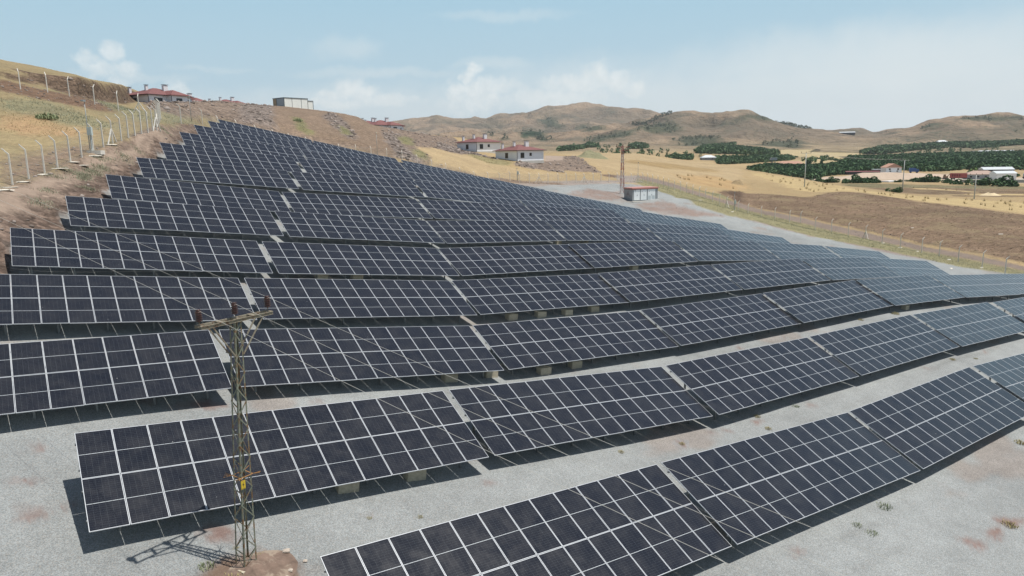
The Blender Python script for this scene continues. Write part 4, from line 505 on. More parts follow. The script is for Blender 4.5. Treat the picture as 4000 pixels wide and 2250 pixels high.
# cross-arm of two channels
b=MB()
for sy in (-1,1):
    y=tilt.y+sy*(.15); 
    b.box((tilt.x-1.24,y-.004,HT-.02),(tilt.x+1.24,y+.004,HT+.06)); b.box((tilt.x-1.24,min(y,y+sy*.04),HT+.06),(tilt.x+1.24,max(y,y+sy*.04),HT+.068)); b.box((tilt.x-1.24,min(y,y+sy*.04),HT-.028),(tilt.x+1.24,max(y,y+sy*.04),HT-.02))
for x in (-1.18,-.55,0,.55,1.18): b.box((tilt.x+x-.05,tilt.y-.17,HT+.0685),(tilt.x+x+.05,tilt.y+.17,HT+.078))
b.obj('cross_arm',rustb,pole)
for sx in (-1,1):
    for sy in (-1,1):
        b=MB(); p=cx(HT-1.08)+Vector((sx*hw(HT-1)*1.0,sy*.14,0)); q=Vector((tilt.x+sx*.86,tilt.y+sy*.16,HT-.03)); b.beam(p,q,.035,.035); b.obj('arm_brace',rustb,pole)
prof=[(.028,0),(.05,.01),(.062,.03)]
z=.03
for k in range(4):
    prof+= [(.078,z),(.104,z+.010),(.102,z+.024),(.076,z+.045)]; z+=.058
prof+= [(.085,z+.01),(.10,z+.03),(.088,z+.05),(.055,z+.075),(.075,z+.082),(.072,z+.11),(.02,z+.118)]
TIPS=[]
for x in (-1.18,0,1.18):
    bx=Vector((tilt.x+x,tilt.y,HT+.078))
    ins=MB().lathe(prof,18,(bx.x,bx.y,bx.z+.10)).obj('insulator',brown,pole,True)
    MB().tube([bx-Vector((0,0,.10)),bx+Vector((0,0,.12))],.014,8).obj('pin',rustb,ins)
    t=Vector((bx.x,bx.y,bx.z+.10+z+.095)); TIPS.append(B0+Vector((ax.x*t.x+ay.x*t.y,ax.y*t.x+ay.y*t.y,t.z)))
# climbing guard
b=MB(); h=3.12; c=cx(h); w=hw(h)+.03
for a,d in (((-w,-w),(w,-w)),((w,-w),(w,w)),((w,w),(-w,w)),((-w,w),(-w,-w))):
    b.beam((c.x+a[0],c.y+a[1],h),(c.x+d[0],c.y+d[1],h),.03,.012)
for k in range(4):
    sx,sy=((-1,-1),(1,-1),(1,1),(-1,1))[k]
    for q in (-.5,0,.5):
        dx,dy=sx+q*sy,sy-q*sx; b.beam((c.x+sx*w,c.y+sy*w,h),(c.x+sx*w+dx*.16,c.y+sy*w+dy*.16,h+.03+.05*q),.012,.012)
b.obj('climbing_guard',mat('rust',(.33,.17,.06),.9,0,.3,15.),pole)
b=MB(); c=cx(2.86); yl=mat('yellow_paint',(.55,.40,.03),.6,0,.15,20.); bk=mat('sign_black',(.02,.02,.02),.6)
b.box((c.x-.215,c.y-hw(2.9)-.035,2.74),(c.x-.06,c.y-hw(2.9)-.03,3.02),0)
sg=b.obj('warning_sign',[yl],pole)
b=MB(); yy=c.y-hw(2.9)-.037; xx=c.x-.1375
b.add([(xx+.02,yy,2.98),(xx-.035,yy,2.88),(xx,yy,2.885)],[(0,1,2)]); b.add([(xx,yy,2.90),(xx+.035,yy,2.90),(xx-.015,yy,2.79)],[(0,1,2)])
b.box((c.x-.20,yy-.0005,2.755),(c.x-.075,yy,2.765),0); b.obj('symbol',[bk],sg)
MB().box((-.42,-.42,-.4),(.42,.42,.06)).obj('footing',mat('old_concrete',(.3,.27,.2)),pole)
wire_m=mat('bare_wire',(.52,.50,.45),.5,.1,.05)
wdir=Vector((.326,-.945,0))
WL=['left of the three overhead wires, from the pole\'s left insulator','middle of the three overhead wires, from the pole\'s centre insulator','right of the three overhead wires, from the pole\'s right insulator']
for k,t in enumerate(TIPS):
    pts=[]
    for s_ in np.linspace(-95,60,63):
        sl=-.195*s_ if s_>0 else -.178*s_
        sag=.0009*s_*s_*(1 if s_>0 else -.15)
        p=t+wdir*s_; p.z+=sl+sag-.01; pts.append(p)
    tag(MB().tube(pts,.0046,5).obj('overhead_wire',wire_m),WL[k],'wire','three overhead wires crossing the solar field')
# loose stones on the soil mound at the pole foot
stone=mat('light_stone',(.42,.36,.30),.9,0,.2,5.)
def rock_mesh(name,m,seed=0,sub=1):
    bm=bmesh.new(); bmesh.ops.create_icosphere(bm,subdivisions=sub,radius=1)
    r=random.Random(seed); s=(r.uniform(.8,1.2),r.uniform(.6,1),r.uniform(.4,.75))
    for v in bm.verts:
        k=r.uniform(.75,1.15); v.co=Vector((v.co.x*s[0]*k,v.co.y*s[1]*k,v.co.z*s[2]*k))
    me=bpy.data.meshes.new(name); bm.to_mesh(me); bm.free(); me.materials.append(m); return me
rkm=[rock_mesh('stone',stone,i,2) for i in range(4)]
SL=['large pale stone right of the lattice pole foot on the mound edge','pale stone in front of the lattice pole, right side','pale stone at the front right rim of the soil mound','outermost small stone right of the soil mound','small stone nearest the camera on the soil mound','reddish stone left of the lattice pole foot','smallest stone just before the pole footing']
for i,(dx,dy,s_) in enumerate(((1.35,.15,.13),(.75,-.65,.12),(1.15,-.75,.10),(1.75,-.5,.09),(.95,-1.0,.08),(-1.5,-.75,.10),(.45,-.85,.09))):
    o=link('stone',rkm[i%4]); o.location=(B0.x+dx,B0.y+dy,float(zt([B0.x+dx],[B0.y+dy])[0])+s_*.3); o.scale=(s_,s_,s_); o.rotation_euler=(0,0,i)
    tag(o,SL[i],'stone','stones around the lattice pole foot')
# mound of soil
def heap(name,x,y,rx,ry,h,m,label=None,cat=None,kind=None,rz=0,n=40,seed=1):
    b=[];gx=np.linspace(-1,1,n); X,Y=np.meshgrid(gx,gx); r=np.hypot(X,Y); cz,sz=math.cos(rz),math.sin(rz)
    wx=x+(X*rx*cz-Y*ry*sz); wy=y+(X*rx*sz+Y*ry*cz)
    hh=_sm((1-r)*1.3)*h*(1+fbm(wx/(rx*.3),wy/(rx*.3),3,seed).reshape(X.shape)*1.1)
    wz=zt(wx.ravel(),wy.ravel()).reshape(X.shape)+hh-.03*(r>.98)-.02
    i=np.arange(n-1)[:,None]*n;j=np.arange(n-1)[None,:];a=(i+j).ravel(); Fc=np.stack([a,a+1,a+n+1,a+n],1)
    keep=(r.ravel()[Fc].min(1)<1.0); Fc=Fc[keep]
    cxy=np.array([x,y,float(zt([x],[y])[0])]); V=np.stack([wx.ravel(),wy.ravel(),wz.ravel()],1)-cxy
    o=link(name,new_mesh(name,V,Fc,[m],True)); o.location=cxy; tag(o,label,cat,None,kind); return o
soilm=mat('mound_soil',(.165,.115,.088),.95,0,.35,3.,stain=(.27,.215,.165),bump=.05)
heap('soil_mound',B0.x+.35,B0.y-.45,1.45,1.0,.2,soilm,'brown soil mound around the foot of the lattice pole','soil mound',None,.3)
# weeds
def tuft_mesh(name,m,n=60,seed=0,h=.5,spread=.5,w=.03,lean=.5):
    r=random.Random(seed); b=MB()
    for i in range(n):
        a=r.uniform(0,6.283); d=spread*math.sqrt(r.random()); x,y=d*math.cos(a),d*math.sin(a); hh=h*r.uniform(.4,1)*(1-.5*d/spread); la=r.uniform(0,6.283); l=lean*hh*r.uniform(.2,1)
        px,py=math.cos(la+1.57)*w*r.uniform(.5,1.2),math.sin(la+1.57)*w*r.uniform(.5,1.2); tx,ty=x+math.cos(la)*l,y+math.sin(la)*l
        mx,my=x+math.cos(la)*l*.35,y+math.sin(la)*l*.35
        b.add([(x-px,y-py,0),(x+px,y+py,0),(mx+px,my+py,hh*.6),(mx-px,my-py,hh*.6)],[(0,1,2,3)]); b.add([(mx-px,my-py,hh*.6),(mx+px,my+py,hh*.6),(tx,ty,hh)],[(0,1,2)])
    return b.mesh(name,m)
wg=mat('weed_green',(.22,.25,.13),.8,0,.3,4.); wy_=mat('dry_weed',(.34,.29,.13),.85,0,.25,4.); sg_=mat('grey_green_weed',(.25,.28,.18),.85,0,.25,4.)
WM=[tuft_mesh('weed',wg,90,1,.45,.42,.022,.7),tuft_mesh('weed',wy_,90,2,.4,.45,.02,.8),tuft_mesh('weed',sg_,90,3,.35,.5,.022,.8)]
WLAB=['green weed clump left of the lattice pole foot','yellow-green weed clump right of the lattice pole foot','small dry weed behind the lattice pole','dry grass clump at the bottom edge below the lattice pole','green weed by a concrete block under third table of third row',
 'tiny dry weed on gravel left of the nearest row','small pale weed on gravel behind the nearest row','dry weed on gravel behind the second table of the second row','large green weed before the second nearest table at its shadow','small green weed on open gravel, leftmost of the pair','pale green weed on open gravel, right one of the pair',
 'reddish weed on gravel behind the second table of the nearest row','weed behind third table of the nearest row','yellow weed in shadow edge under fourth table of second row','yellow-green bush at the right picture edge','dry weed on the red soil streak at lower right','yellow weed tuft behind the third row near its fifth table','green weed behind the second row before the fourth table','wide dry weed beside red patches behind nearest row','yellow weed in the aisle before fifth table of second row','brownish weed on gravel behind fourth table of nearest row']
WT=[0,1,1,1,0,1,1,1,2,2,2,1,1,1,1,1,1,2,1,1,1]
for q,lab,t in zip(PL['weeds'],WLAB,WT):
    o=link('weed_clump',WM[t]); s_=q[3]*.85; o.location=(q[0],q[1],float(zt([q[0]],[q[1]])[0])-.01); o.scale=(s_,s_,s_); o.rotation_euler=(0,0,random.uniform(0,6)); tag(o,lab,'weed','weeds growing through the gravel')
# ---------------- fences
conc=mat('fence_concrete',(.64,.61,.55),.85,0,.12,5.)
def net_mat():
    m,g,b=newmat('chain_link'); tcn=g('ShaderNodeUVMap'); tcn.uv_map='UVMap'; s=g('ShaderNodeSeparateXYZ',tcn.outputs[0]); 
    a=g.m('FRACT',g.m('ADD',s.outputs[0],s.outputs[1])); c=g.m('FRACT',g.m('SUBTRACT',s.outputs[0],s.outputs[1]))
    k=g.m('MAXIMUM',g.m('LESS_THAN',a,.055),g.m('LESS_THAN',c,.055))
    b.inputs['Base Color'].default_value=(.32,.34,.33,1); b.inputs['Roughness'].default_value=.5; b.inputs['Metallic'].default_value=.4
    g.set(b.inputs['Alpha'],k); return m
netm=net_mat()
def post_mesh(bend,tot,w=.11):
    b=MB(); b.beam((0,0,-.4),(0,0,bend),w*1.05,w*1.05,up=(1,0,0),w2=w*.9); b.beam((0,0,bend-.02),(0,.42,bend+.42*(tot-bend)/.42),w*.85,w*.85,up=(1,0,0),w2=w*.6)
    return b.mesh('fence_post',conc)
PM_L=post_mesh(2.4,2.85); PM_R=post_mesh(2.1,2.45,.10)
def brace_mesh():
    b=MB(); b.beam((0,0,1.55),(0,-1.05,-.1),.10,.10,up=(1,0,0)); return b.mesh('brace',conc)
ME_BR=brace_mesh()
def fence(pts,pm,label,net=True,braces=(),sideways=(),flip=False):
    pts=[Vector((p[0],p[1],float(zt([p[0]],[p[1]])[0]))) for p in pts]; c=pts[len(pts)//2]; cen=Vector((55,70,0))
    e=empty('fence',tuple(c),0,label,'fence')
    for i,p in enumerate(pts):
        t=(pts[min(i+1,len(pts)-1)]-pts[max(i-1,0)]); t.z=0; t.normalize(); o=Vector((-t.y,t.x,0))
        if o.dot(p-cen)<0: o=-o
        a=math.atan2(o.y,o.x)-math.pi/2
        post=link('fence_post',pm,e,Matrix.Translation(p-c)@Matrix.Rotation(a+random.uniform(-.08,.08),4,'Z')@Matrix.Rotation(random.gauss(0,.015),4,'Y'))
        if i in braces: 
            for da in (math.pi/2,-math.pi/2): link('brace',ME_BR,e,Matrix.Translation(p-c)@Matrix.Rotation(a+da*(.75 if i in sideways else 1),4,'Z'))
    if net:
        V=[];Fc=[];uvs=[];L=0; H=2.05
        for i,p in enumerate(pts):
            if i: L+=(p-pts[i-1]).length
            V+= [tuple(p-c+Vector((0,0,.03))),tuple(p-c+Vector((0,0,H)))]; uvs.append(L)
        Fc=[(2*i,2*i+2,2*i+3,2*i+1) for i in range(len(pts)-1)]
        me=new_mesh('wire_mesh',V,Fc,[netm]); uv=me.uv_layers.new(name='UVMap')
        for l in me.loops:
            vi=l.vertex_index; uv.data[l.index].uv=(uvs[vi//2]/.07,(vi%2)*H/.07)
        link('wire_mesh',me,e)
        b=MB()
        for hh in (.05,1.05,2.05): b.tube([p-c+Vector((0,0,hh)) for p in pts],.006,4)
        b.obj('strand',steel,e)
    return e
fence(PL['f1'],PM_L,'concrete post and wire fence climbing beside the dirt track at left',True,(11,18))
fence(PL['f1b'],PM_L,'short fence run of crowded posts at the top left bend of the track',True,(0,))
fence(PL['f2'],PM_L,'line of white fence posts across the left hillside, no netting',False,(6,))
fence(PL['f3a']+PL['f3'][:6],PM_L,'fence behind the farthest table rows below the spoil heap',True)
fence(PL['f3'][6:],PM_R,'fence with cream bent posts behind the gravel yard and metal cabin',True,(19-6+3,24-6+3),())
PM_F=post_mesh(2.45,2.85,.11)
fence(PL['f4'],PM_F,'long pale wire fence along the dirt road at right of the yard',True,(14,25))
# debris lumps
white=mat('white_lime',(.62,.58,.50),.9,0,.12,6.)
DL=['curled pale slab at the second left fence post','flat pale concrete splash at third left fence post','pale splash at the fourth left fence post','pale lump at the fifth left fence post','flat pale slab lying alone on the dirt track','pale sack-like lump below the left camera pole','white slabs at the left picture edge by the fence','thin pale slab at first fence post','pale slab at a braced left fence post',
 'white slab at braced post of the right fence','broken white slab at the right fence on the verge','large white sheet lying on the verge by right fence','white lump at the right fence near picture edge','small white foot at the right fence','pale stone in the ploughed field','white sack on the verge below the cabin yard corner','flat white slab below the right camera pole','white scrap on the golden grass under the houses, left one','white scrap on golden grass under the houses, right one','whitish stone far right in ploughed field','small pale stone in ploughed field top right']
dms=[rock_mesh('debris',white,20+i,2) for i in range(5)]
for i,(q,lab) in enumerate(zip(PL['debris'],DL)):
    o=link('debris',dms[i%5]); s_=(.5 if i<9 else .45)*random.uniform(.8,1.2); o.location=(q[0],q[1],float(zt([q[0]],[q[1]])[0])+.03); o.scale=(s_*1.3,s_*.7,.22*s_); o.rotation_euler=(0,0,random.uniform(-.6,.6)); tag(o,lab,'debris','pale debris lumps')
# camera poles
grey=mat('pole_grey',(.32,.34,.34),.5,.4,.1); box_m=mat('cabinet_paint',(.50,.56,.54),.45,0,.06)
PLN=['thin camera pole with a pale cabinet beside the left fence','thin camera pole at the top of the dirt track','camera pole standing behind the panel rows before the spoil heap','camera pole with cabinet behind the fence below the right red roofed house','thin pole on two splayed legs at the bend of the yard fence','short camera pole with cabinet on the right fence']
for k,(q,lab) in enumerate(zip(PL['poles'],PLN)):
    x,y,h=q; z=float(zt([x],[y])[0]); e=empty('camera_pole',(x,y,z),psi*-1,lab,'pole','thin camera poles')
    MB().tube([(0,0,-.2),(0,0,h*.55),(0,0,h)],[.055,.045,.03],8).obj('shaft',grey,e,True)
    b=MB(); b.box((-.12,-.45,h-.02),(.12,.05,h+.14)); b.tube([(0,-.45,h+.06),(0,-.52,h+.05)],.05,8); b.obj('camera_head',white if k==2 else grey,e)
    if k in (0,3,5):
        cb=MB(); cb.box((-.02,-.16,1.6),(.42,.12,2.4)); co=cb.obj('cabinet',box_m,e); MB().box((.02,-.175,1.64),(.38,-.161,2.36)).obj('cabinet_door',box_m,co)
        MB().box((.14,-.06,-.1),(.26,.06,1.599)).obj('cabinet_stand',mat('stand_grey',(.42,.45,.44),.5),e)
    if k==0:
        MB().box((-.1,-.5,-.3),(1.3,.3,.10)).obj('footing',conc,e)
    if k==4:
        for sx in (-1,1): MB().beam((sx*.15,0,1.6),(sx*1.05,0,-.1),.11,.11).obj('leg',conc,e)
        MB().box((-1.2,-.2,-.1),(1.2,.2,.1)).obj('footing',conc,e)
# ---------------- helpers
def frame_at(x,y,alpha):
    v=Vector((x,y,0)).normalized(); p=Vector((v.y,-v.x,0)); er=p*math.cos(alpha)+v*math.sin(alpha); return math.atan2(er.y,er.x)
def gz(x,y): return float(zt([x],[y])[0])
roofred=mat('red_roof_tile',(.175,.07,.065),.7,0,.15,1.5); wallw=mat('house_render',(.80,.82,.86),.85,0,.05,.8); gutter=mat('dark_gutter',(.05,.035,.04),.5); chim=mat('chimney_render',(.68,.69,.71),.85,0,.08,1.); cap_m=mat('metal_cap',(.16,.18,.19),.5,.5)
glassd=mat('window_dark',(.02,.022,.028),.15); framed=mat('window_frame_dark',(.06,.05,.05),.5); conc2=mat('plinth_concrete',(.48,.46,.42),.9,0,.1,2.)
def hip(e,x0,y0,x1,y1,zb,rise,m,name='roof',ridge_axis=None,th=.16):
    w,d=x1-x0,y1-y0; b=MB(); cx_,cy_=(x0+x1)/2,(y0+y1)/2
    if w>=d: r0,r1=Vector((x0+d/2,cy_,zb+rise)),Vector((x1-d/2,cy_,zb+rise))
    else: r0,r1=Vector((cx_,y0+w/2,zb+rise)),Vector((cx_,y1-w/2,zb+rise))
    A=[Vector(p) for p in ((x0,y0,zb),(x1,y0,zb),(x1,y1,zb),(x0,y1,zb))]; Lw=[p-Vector((0,0,th)) for p in A]
    V=A+[r0,r1]+Lw
    if w>=d: top=[(0,1,5,4),(1,2,5),(2,3,4,5),(3,0,4)]
    else: top=[(0,1,4),(1,2,5,4),(2,3,5),(3,0,4,5)]
    b.add(V,top+[(0,6,7,1),(1,7,8,2),(2,8,9,3),(3,9,6,0),(6,9,8,7)])
    return b.obj(name,m,e)
def gable(e,x0,y0,x1,y1,zb,rise,m,along='x',name='roof',th=.12):
    b=MB()
    if along=='x': P=[(x0,y0,zb),(x1,y0,zb),(x1,y1,zb),(x0,y1,zb),(x0,(y0+y1)/2,zb+rise),(x1,(y0+y1)/2,zb+rise)]; top=[(0,1,5,4),(2,3,4,5)]; ends=[(1,2,5),(3,0,4)]
    else: P=[(x0,y0,zb),(x1,y0,zb),(x1,y1,zb),(x0,y1,zb),((x0+x1)/2,y0,zb+rise),((x0+x1)/2,y1,zb+rise)]; top=[(1,2,5,4),(3,0,4,5)]; ends=[(0,1,4),(2,3,5)]
    b.add(P+[(p[0],p[1],p[2]-th) for p in P[:4]],top+ends+[(6,9,8,7),(0,6,7,1),(1,7,8,2),(2,8,9,3),(3,9,6,0)]); return b.obj(name,m,e)
def window(e,c,w,h,axis,m=None,name='window'):
    # axis 'x': window lies in a wall facing -y ; 'y': wall facing -x
    b=MB(); x,y,z=c; t=.06
    fr=MB()
    if axis=='x':
        for a in ((x-w/2,z-h/2,x+w/2,z-h/2+t),(x-w/2,z+h/2-t,x+w/2,z+h/2),(x-w/2,z-h/2,x-w/2+t,z+h/2),(x+w/2-t,z-h/2,x+w/2,z+h/2),(x-t/2,z-h/2,x+t/2,z+h/2)): fr.box((a[0],y-.05,a[1]),(a[2],y-.003,a[3]))
        b.box((x-w/2+.01,y-.025,z-h/2+.01),(x+w/2-.01,y+.02,z+h/2-.01)); s=MB().box((x-w/2-.08,y-.10,z-h/2-.06),(x+w/2+.08,y-.002,z-h/2-.002))
    else:
        for a in ((y-w/2,z-h/2,y+w/2,z-h/2+t),(y-w/2,z+h/2-t,y+w/2,z+h/2),(y-w/2,z-h/2,y-w/2+t,z+h/2),(y+w/2-t,z-h/2,y+w/2,z+h/2),(y-t/2,z-h/2,y+t/2,z+h/2)): fr.box((x-.05,a[0],a[1]),(x-.003,a[2],a[3]))
        b.box((x-.025,y-w/2+.01,z-h/2+.01),(x+.02,y+w/2-.01,z+h/2-.01)); s=MB().box((x-.10,y-w/2-.08,z-h/2-.06),(x-.002,y+w/2+.08,z-h/2-.002))
    o=fr.obj(name,framed,e); b.obj('pane',m or glassd,o); s.obj('sill',conc2,o); return o
def chimney(roof,x,y,z0,z1,w,d,cowl=True):
    c=MB().box((x-w/2,y-d/2,z0),(x+w/2,y+d/2,z1)).obj('chimney',chim,roof)
    if cowl: MB().box((x-w/2-.12,y-d/2-.12,z1+.10),(x+w/2+.12,y+d/2+.12,z1+.20)).box((x-.06,y-.06,z1),(x+.06,y+.06,z1+.10)).obj('cap',cap_m,c)
    return c
def red_house(x,y,z,alpha,L,Wd,label,scale=1.,wing=False,H=3.1,lower=.6):
    e=empty('house',(x,y,z),frame_at(x,y,alpha),label,'house','white houses with red hipped roofs'); e.scale=(scale,)*3
    MB().box((0,0,-lower),(L,Wd,H)).obj('wall',wallw,e)
    MB().box((-.06,-.06,-lower),(L+.06,-.004,.22)).box((-.06,-.004,-lower),(-.004,Wd+.06,.22)).obj('plinth',conc2,e)
    if wing:
        MB().box((L*.42,-1.8,-lower),(L*.80,-.004,H)).obj('porch',wallw,e)
        rf=hip(e,-.6,-.6,L+.6,Wd+.6,H+.12,2.0,roofred); r2=hip(e,L*.42-.5,-2.4,L*.80+.5,Wd*.55,H+.13,1.35,roofred,'porch_roof')
        MB().box((L+.5,Wd*.25,-lower),(L+2.6,Wd*.8,H-.1)).obj('side_wing',wallw,e); hip(e,L-.5,Wd*.2,L+3.1,Wd*.86,H+.0,1.1,roofred,'wing_roof')
    else: rf=hip(e,-.6,-.6,L+.6,Wd+.6,H+.12,1.7,roofred)
    g=MB(); g.box((-.68,-.68,H-.02),(L+.68,-.605,H+.13)).box((-.68,-.60,H-.02),(-.605,Wd+.68,H+.13)); go=g.obj('gutter',gutter,e)
    MB().beam((-.62,-.62,H-.02),(-.08,-.08,H-.7),.10).beam((-.08,-.08,H-.7),(-.08,-.08,-.2),.10).obj('downpipe',gutter,e)
    window(e,(0,Wd*.48,1.75),1.3,1.5,'y'); 
    if wing:
        window(e,(L*.22,0,1.7),2.2,1.6,'x'); window(e,(L*.60,-1.8,1.7),1.6,1.6,'x'); window(e,(L*.91,0,1.7),1.1,1.2,'x')
        MB().beam((L*.42-.1,-1.9,H-.1),(L*.42-.1,-1.9,-.3),.10).obj('downpipe',gutter,e)
    else:
        window(e,(L*.19,0,1.75),1.4,1.5,'x'); window(e,(L*.50,0,2.0),.85,.85,'x')
    chimney(rf,L*.62,Wd*.32,H+.9,H+2.75,1.2,.7); chimney(rf,L*.30,Wd*.50,H+1.3,H+2.6,.65,.55); chimney(rf,L*.12,Wd*.82,H+.5,H+2.1,.6,.6)
    return e
q=PL['house3']; red_house(q[0],q[1],gz(q[0],q[1]),R(40.5),10.3,10.,'white single-storey red-roofed house, left one of the two nearest on the golden slope')
q=PL['house4']; red_house(q[0],q[1],gz(q[0],q[1]),R(40.5),10.3,10.,'white single-storey red-roofed house, right one of the two nearest, on a stony pad',.99)
def at_px(px,py,Dd):
    d=pixdir(px,py); k=Dd/math.hypot(d.x,d.y); return d.x*k,d.y*k,ZO+d.z*k
x,y,z=at_px(579,368,196); red_house(x,y,z-3.15,R(36),11.6,10.6,'grey-walled red-roofed house with porch at the foot of the hillside cut',1.,True)
x,y,z=at_px(690,391,228); red_house(x,y,z-3.15,R(36),11.6,10.6,'second red roof behind the rubble mound, beside the porch house',.92,True)
x,y,z=at_px(865,402,262); red_house(x,y,z-3.15,R(36),11.6,10.6,'third red roof whose chimneys barely show above the spoil heap',.92,True)
x,y,z=at_px(1470,486,250); red_house(x,y,z-3.15,R(36),11.6,10.6,'red-roofed house half hidden behind the right end of the spoil heap',.93,True)
x,y,z=at_px(1420,482,275); red_house(x,y,z-3.15,R(36),11.6,10.6,'red roof showing behind the half hidden house on the spoil heap',.9,False)
# ---------------- prefab hut on the spoil heap
x,y,z=at_px(1111,413,236); A=frame_at(x,y,R(33)); e=empty('prefab_hut',(x,y,z),A,'pale prefab hut with dark edges on top of the spoil heap','hut')
al=mat('hut_panel',(.78,.80,.76),.5,0,.06,1.); db=mat('hut_frame',(.05,.075,.085),.5); tanm=mat('hut_tan',(.36,.27,.17),.7); gpan=mat('hut_grey',(.33,.37,.40),.6)
MB().box((0,.0,-1.2),(8.4,6.,2.35)).obj('wall',al,e); MB().box((-.03,.05,-1.2),(-.004,3.9,2.3)).obj('end_panel',gpan,e); MB().box((-.03,4.1,-1.2),(-.004,6.,2.3)).obj('end_panel',tanm,e)
b=MB(); b.box((-.1,-.1,2.3),(8.5,6.1,2.5)); b.box((-.06,-.06,-1.2),(.08,.08,2.3)); 
for xx in (2.7,6.0,8.3): b.box((xx,-.05,-1.2),(xx+.09,-.003,2.3))
b.box((-.07,3.95,-1.2),(-.032,4.08,2.3)); b.obj('frame',db,e)
MB().box((8.9,.6,-1.2),(10.6,2.,1.75)).obj('annex',al,e); MB().box((8.45,.5,1.76),(10.8,2.1,1.92)).box((10.65,.5,-1.2),(10.76,.6,1.76)).obj('annex_frame',db,e)
# ---------------- transformer cabin
q=PL['kiosk']; x,y=q[0],q[1]; z=gz(x,y); e=empty('transformer_cabin',(x,y,z),frame_at(x,y,R(33)),'grey metal transformer cabin with white doors and flat red roof in the gravel yard','cabin')
kg=mat('cabin_grey',(.29,.31,.32),.55,.1,.05,2.); kd=mat('cabin_door',(.80,.84,.84),.5,0,.04,2.); kr=mat('cabin_red',(.52,.25,.21),.5,0,.08,2.); kb=mat('cabin_base',(.03,.04,.04),.7); em=mat('emblem_red',(.09,.02,.03),.6)
KL,KW,KH=6.5,3.3,2.62
MB().box((0,0,.12),(KL,KW,KH)).obj('body',kg,e); MB().box((-.04,-.04,-.3),(KL+.04,KW+.04,.12)).obj('base_frame',kb,e); MB().box((-.6,-1.2,-.5),(KL+1.4,KW+.5,.03)).obj('concrete_pad',conc2,e)
rf=MB(); rf.box((-.14,-.14,KH),(KL+.14,KW+.14,KH+.10)); rf.box((-.10,-.10,KH+.10),(KL+.10,KW+.10,KH+.30)); rf.obj('roof',kr,e)
MB().box((-.06,-.06,KH-.12),(KL+.06,-.004,KH)).box((-.06,-.004,KH-.12),(-.004,KW+.06,KH)).obj('trim',mat('trim_darkred',(.13,.04,.04),.6),e)
for k,(a,c) in enumerate(((.38,1.86),(2.12,3.62),(3.92,5.82))):
    b=MB(); mid=(a+c)/2; b.box((a,-.03,.24),(mid-.01,-.004,KH-.16)).box((mid+.01,-.03,.24),(c,-.004,KH-.16)); d_=b.obj('door',kd,e)
    MB().box((mid+.04,-.07,1.15),(mid+.10,-.031,1.40)).obj('handle',kb,d_)
    s=MB().box((a+.28,-.035,1.95),(a+.42,-.0305,2.08)).box((c-.42,-.035,1.95),(c-.30,-.0305,2.05)); s.obj('label_plate',mat('plate_grey',(.25,.27,.27)),d_)
    if k==0: MB().box((a+.10,-.05,KH-.28),(a+.5,-.031,KH-.20)).obj('vent_hood',kb,d_)
    if k==2:
        b=MB(); 
        for j in range(9): b.box((a+.12,-.045,.42+j*.08),(a+.75,-.031,.455+j*.08)).box((mid+.15,-.045,.42+j*.08),(c-.1,-.031,.455+j*.08))
        b.obj('louvre',mat('louvre_grey',(.5,.54,.54)),d_)
b=MB(); X=-.006
def tri(a,c,d_): b.add([(X,a[0],a[1]),(X,c[0],c[1]),(X,d_[0],d_[1])],[(0,1,2)])
m_=KW*.52
tri((m_+.42,1.55),(m_+.10,1.55),(m_+.26,1.82)); tri((m_-.42,1.55),(m_-.10,1.55),(m_-.26,1.82)); tri((m_+.17,1.86),(m_-.17,1.86),(m_,2.16))
b.box((X-.004,m_-.55,1.42),(X,m_+.75,1.49)); b.box((X-.004,m_-.9,1.26),(X,m_+.45,1.31)); b.box((X-.004,m_+.38,.98),(X,m_+.45,1.22)); b.box((X-.004,m_+.1,.98),(X,m_+.38,1.02)); b.box((X-.004,m_-.85,.98),(X,m_-.4,1.02)); b.box((X-.004,m_-.8,1.10),(X,m_-.45,1.13))
b.obj('emblem',em,e)
# ---------------- red and white lattice mast
q=PL['mast']; x,y=q[0],q[1]; z=gz(x,y); e=empty('lattice_mast',(x,y,z),frame_at(x,y,R(20)),'tall red and white lattice power mast behind the transformer cabin','mast')
mr=mat('mast_red',(.33,.085,.075),.7,0,.2,2.); mw_=mat('mast_white',(.50,.47,.44),.7,0,.15,2.); HM=11.0
def hwm(h): return .40+(.15-.40)*min(1,h/HM)
def mc(sx,sy,h): return Vector((sx*hwm(h),sy*hwm(h),h))
for sx,sy in ((-1,-1),(1,-1),(1,1),(-1,1)):
    b=MB()
    for k in range(6): b.beam(mc(sx,sy,-.2 if k==0 else k*HM/6),mc(sx,sy,(k+1)*HM/6),.09,.09,mi=(k+1)%2 if k else 1)
    b.obj('leg',[mr,mw_],e)
b=MB()
for (a,c) in faces:
    h=.2;k=0
    while h<HM-.3:
        st=.95-.035*h; h2=min(HM,h+st); A_,B_=(a,c) if k%2 else (c,a); b.beam(mc(*A_,h),mc(*B_,h2),.06,.03,mi=int(h*6/HM)%2); h=h2;k+=1
b.obj('lattice_bracing',[mr,mw_],e)
b=MB(); b.beam((-1.45,0,HM-.15),(1.75,0,HM-.15),.10,.10); b.beam((-1.2,-.5,HM-1.0),(1.2,-.5,HM-1.0),.08); b.beam((0,0,HM),(0,0,HM+.25),.08); b.obj('cross_arm',mr,e)
for xx in (-1.4,.1,1.65): MB().lathe([(.03,0),(.09,.1),(.05,.2),(.10,.3),(.05,.4),(.09,.5),(.03,.62)],8,(xx,0,HM-.1)).obj('insulator',brown,e)
b=MB()
for k in range(6): b.box((-.35+.14*k,-.62,HM-1.7),(-.28+.14*k,-.55,HM-1.05))
b.obj('fuse_set',brown,e)
b=MB()
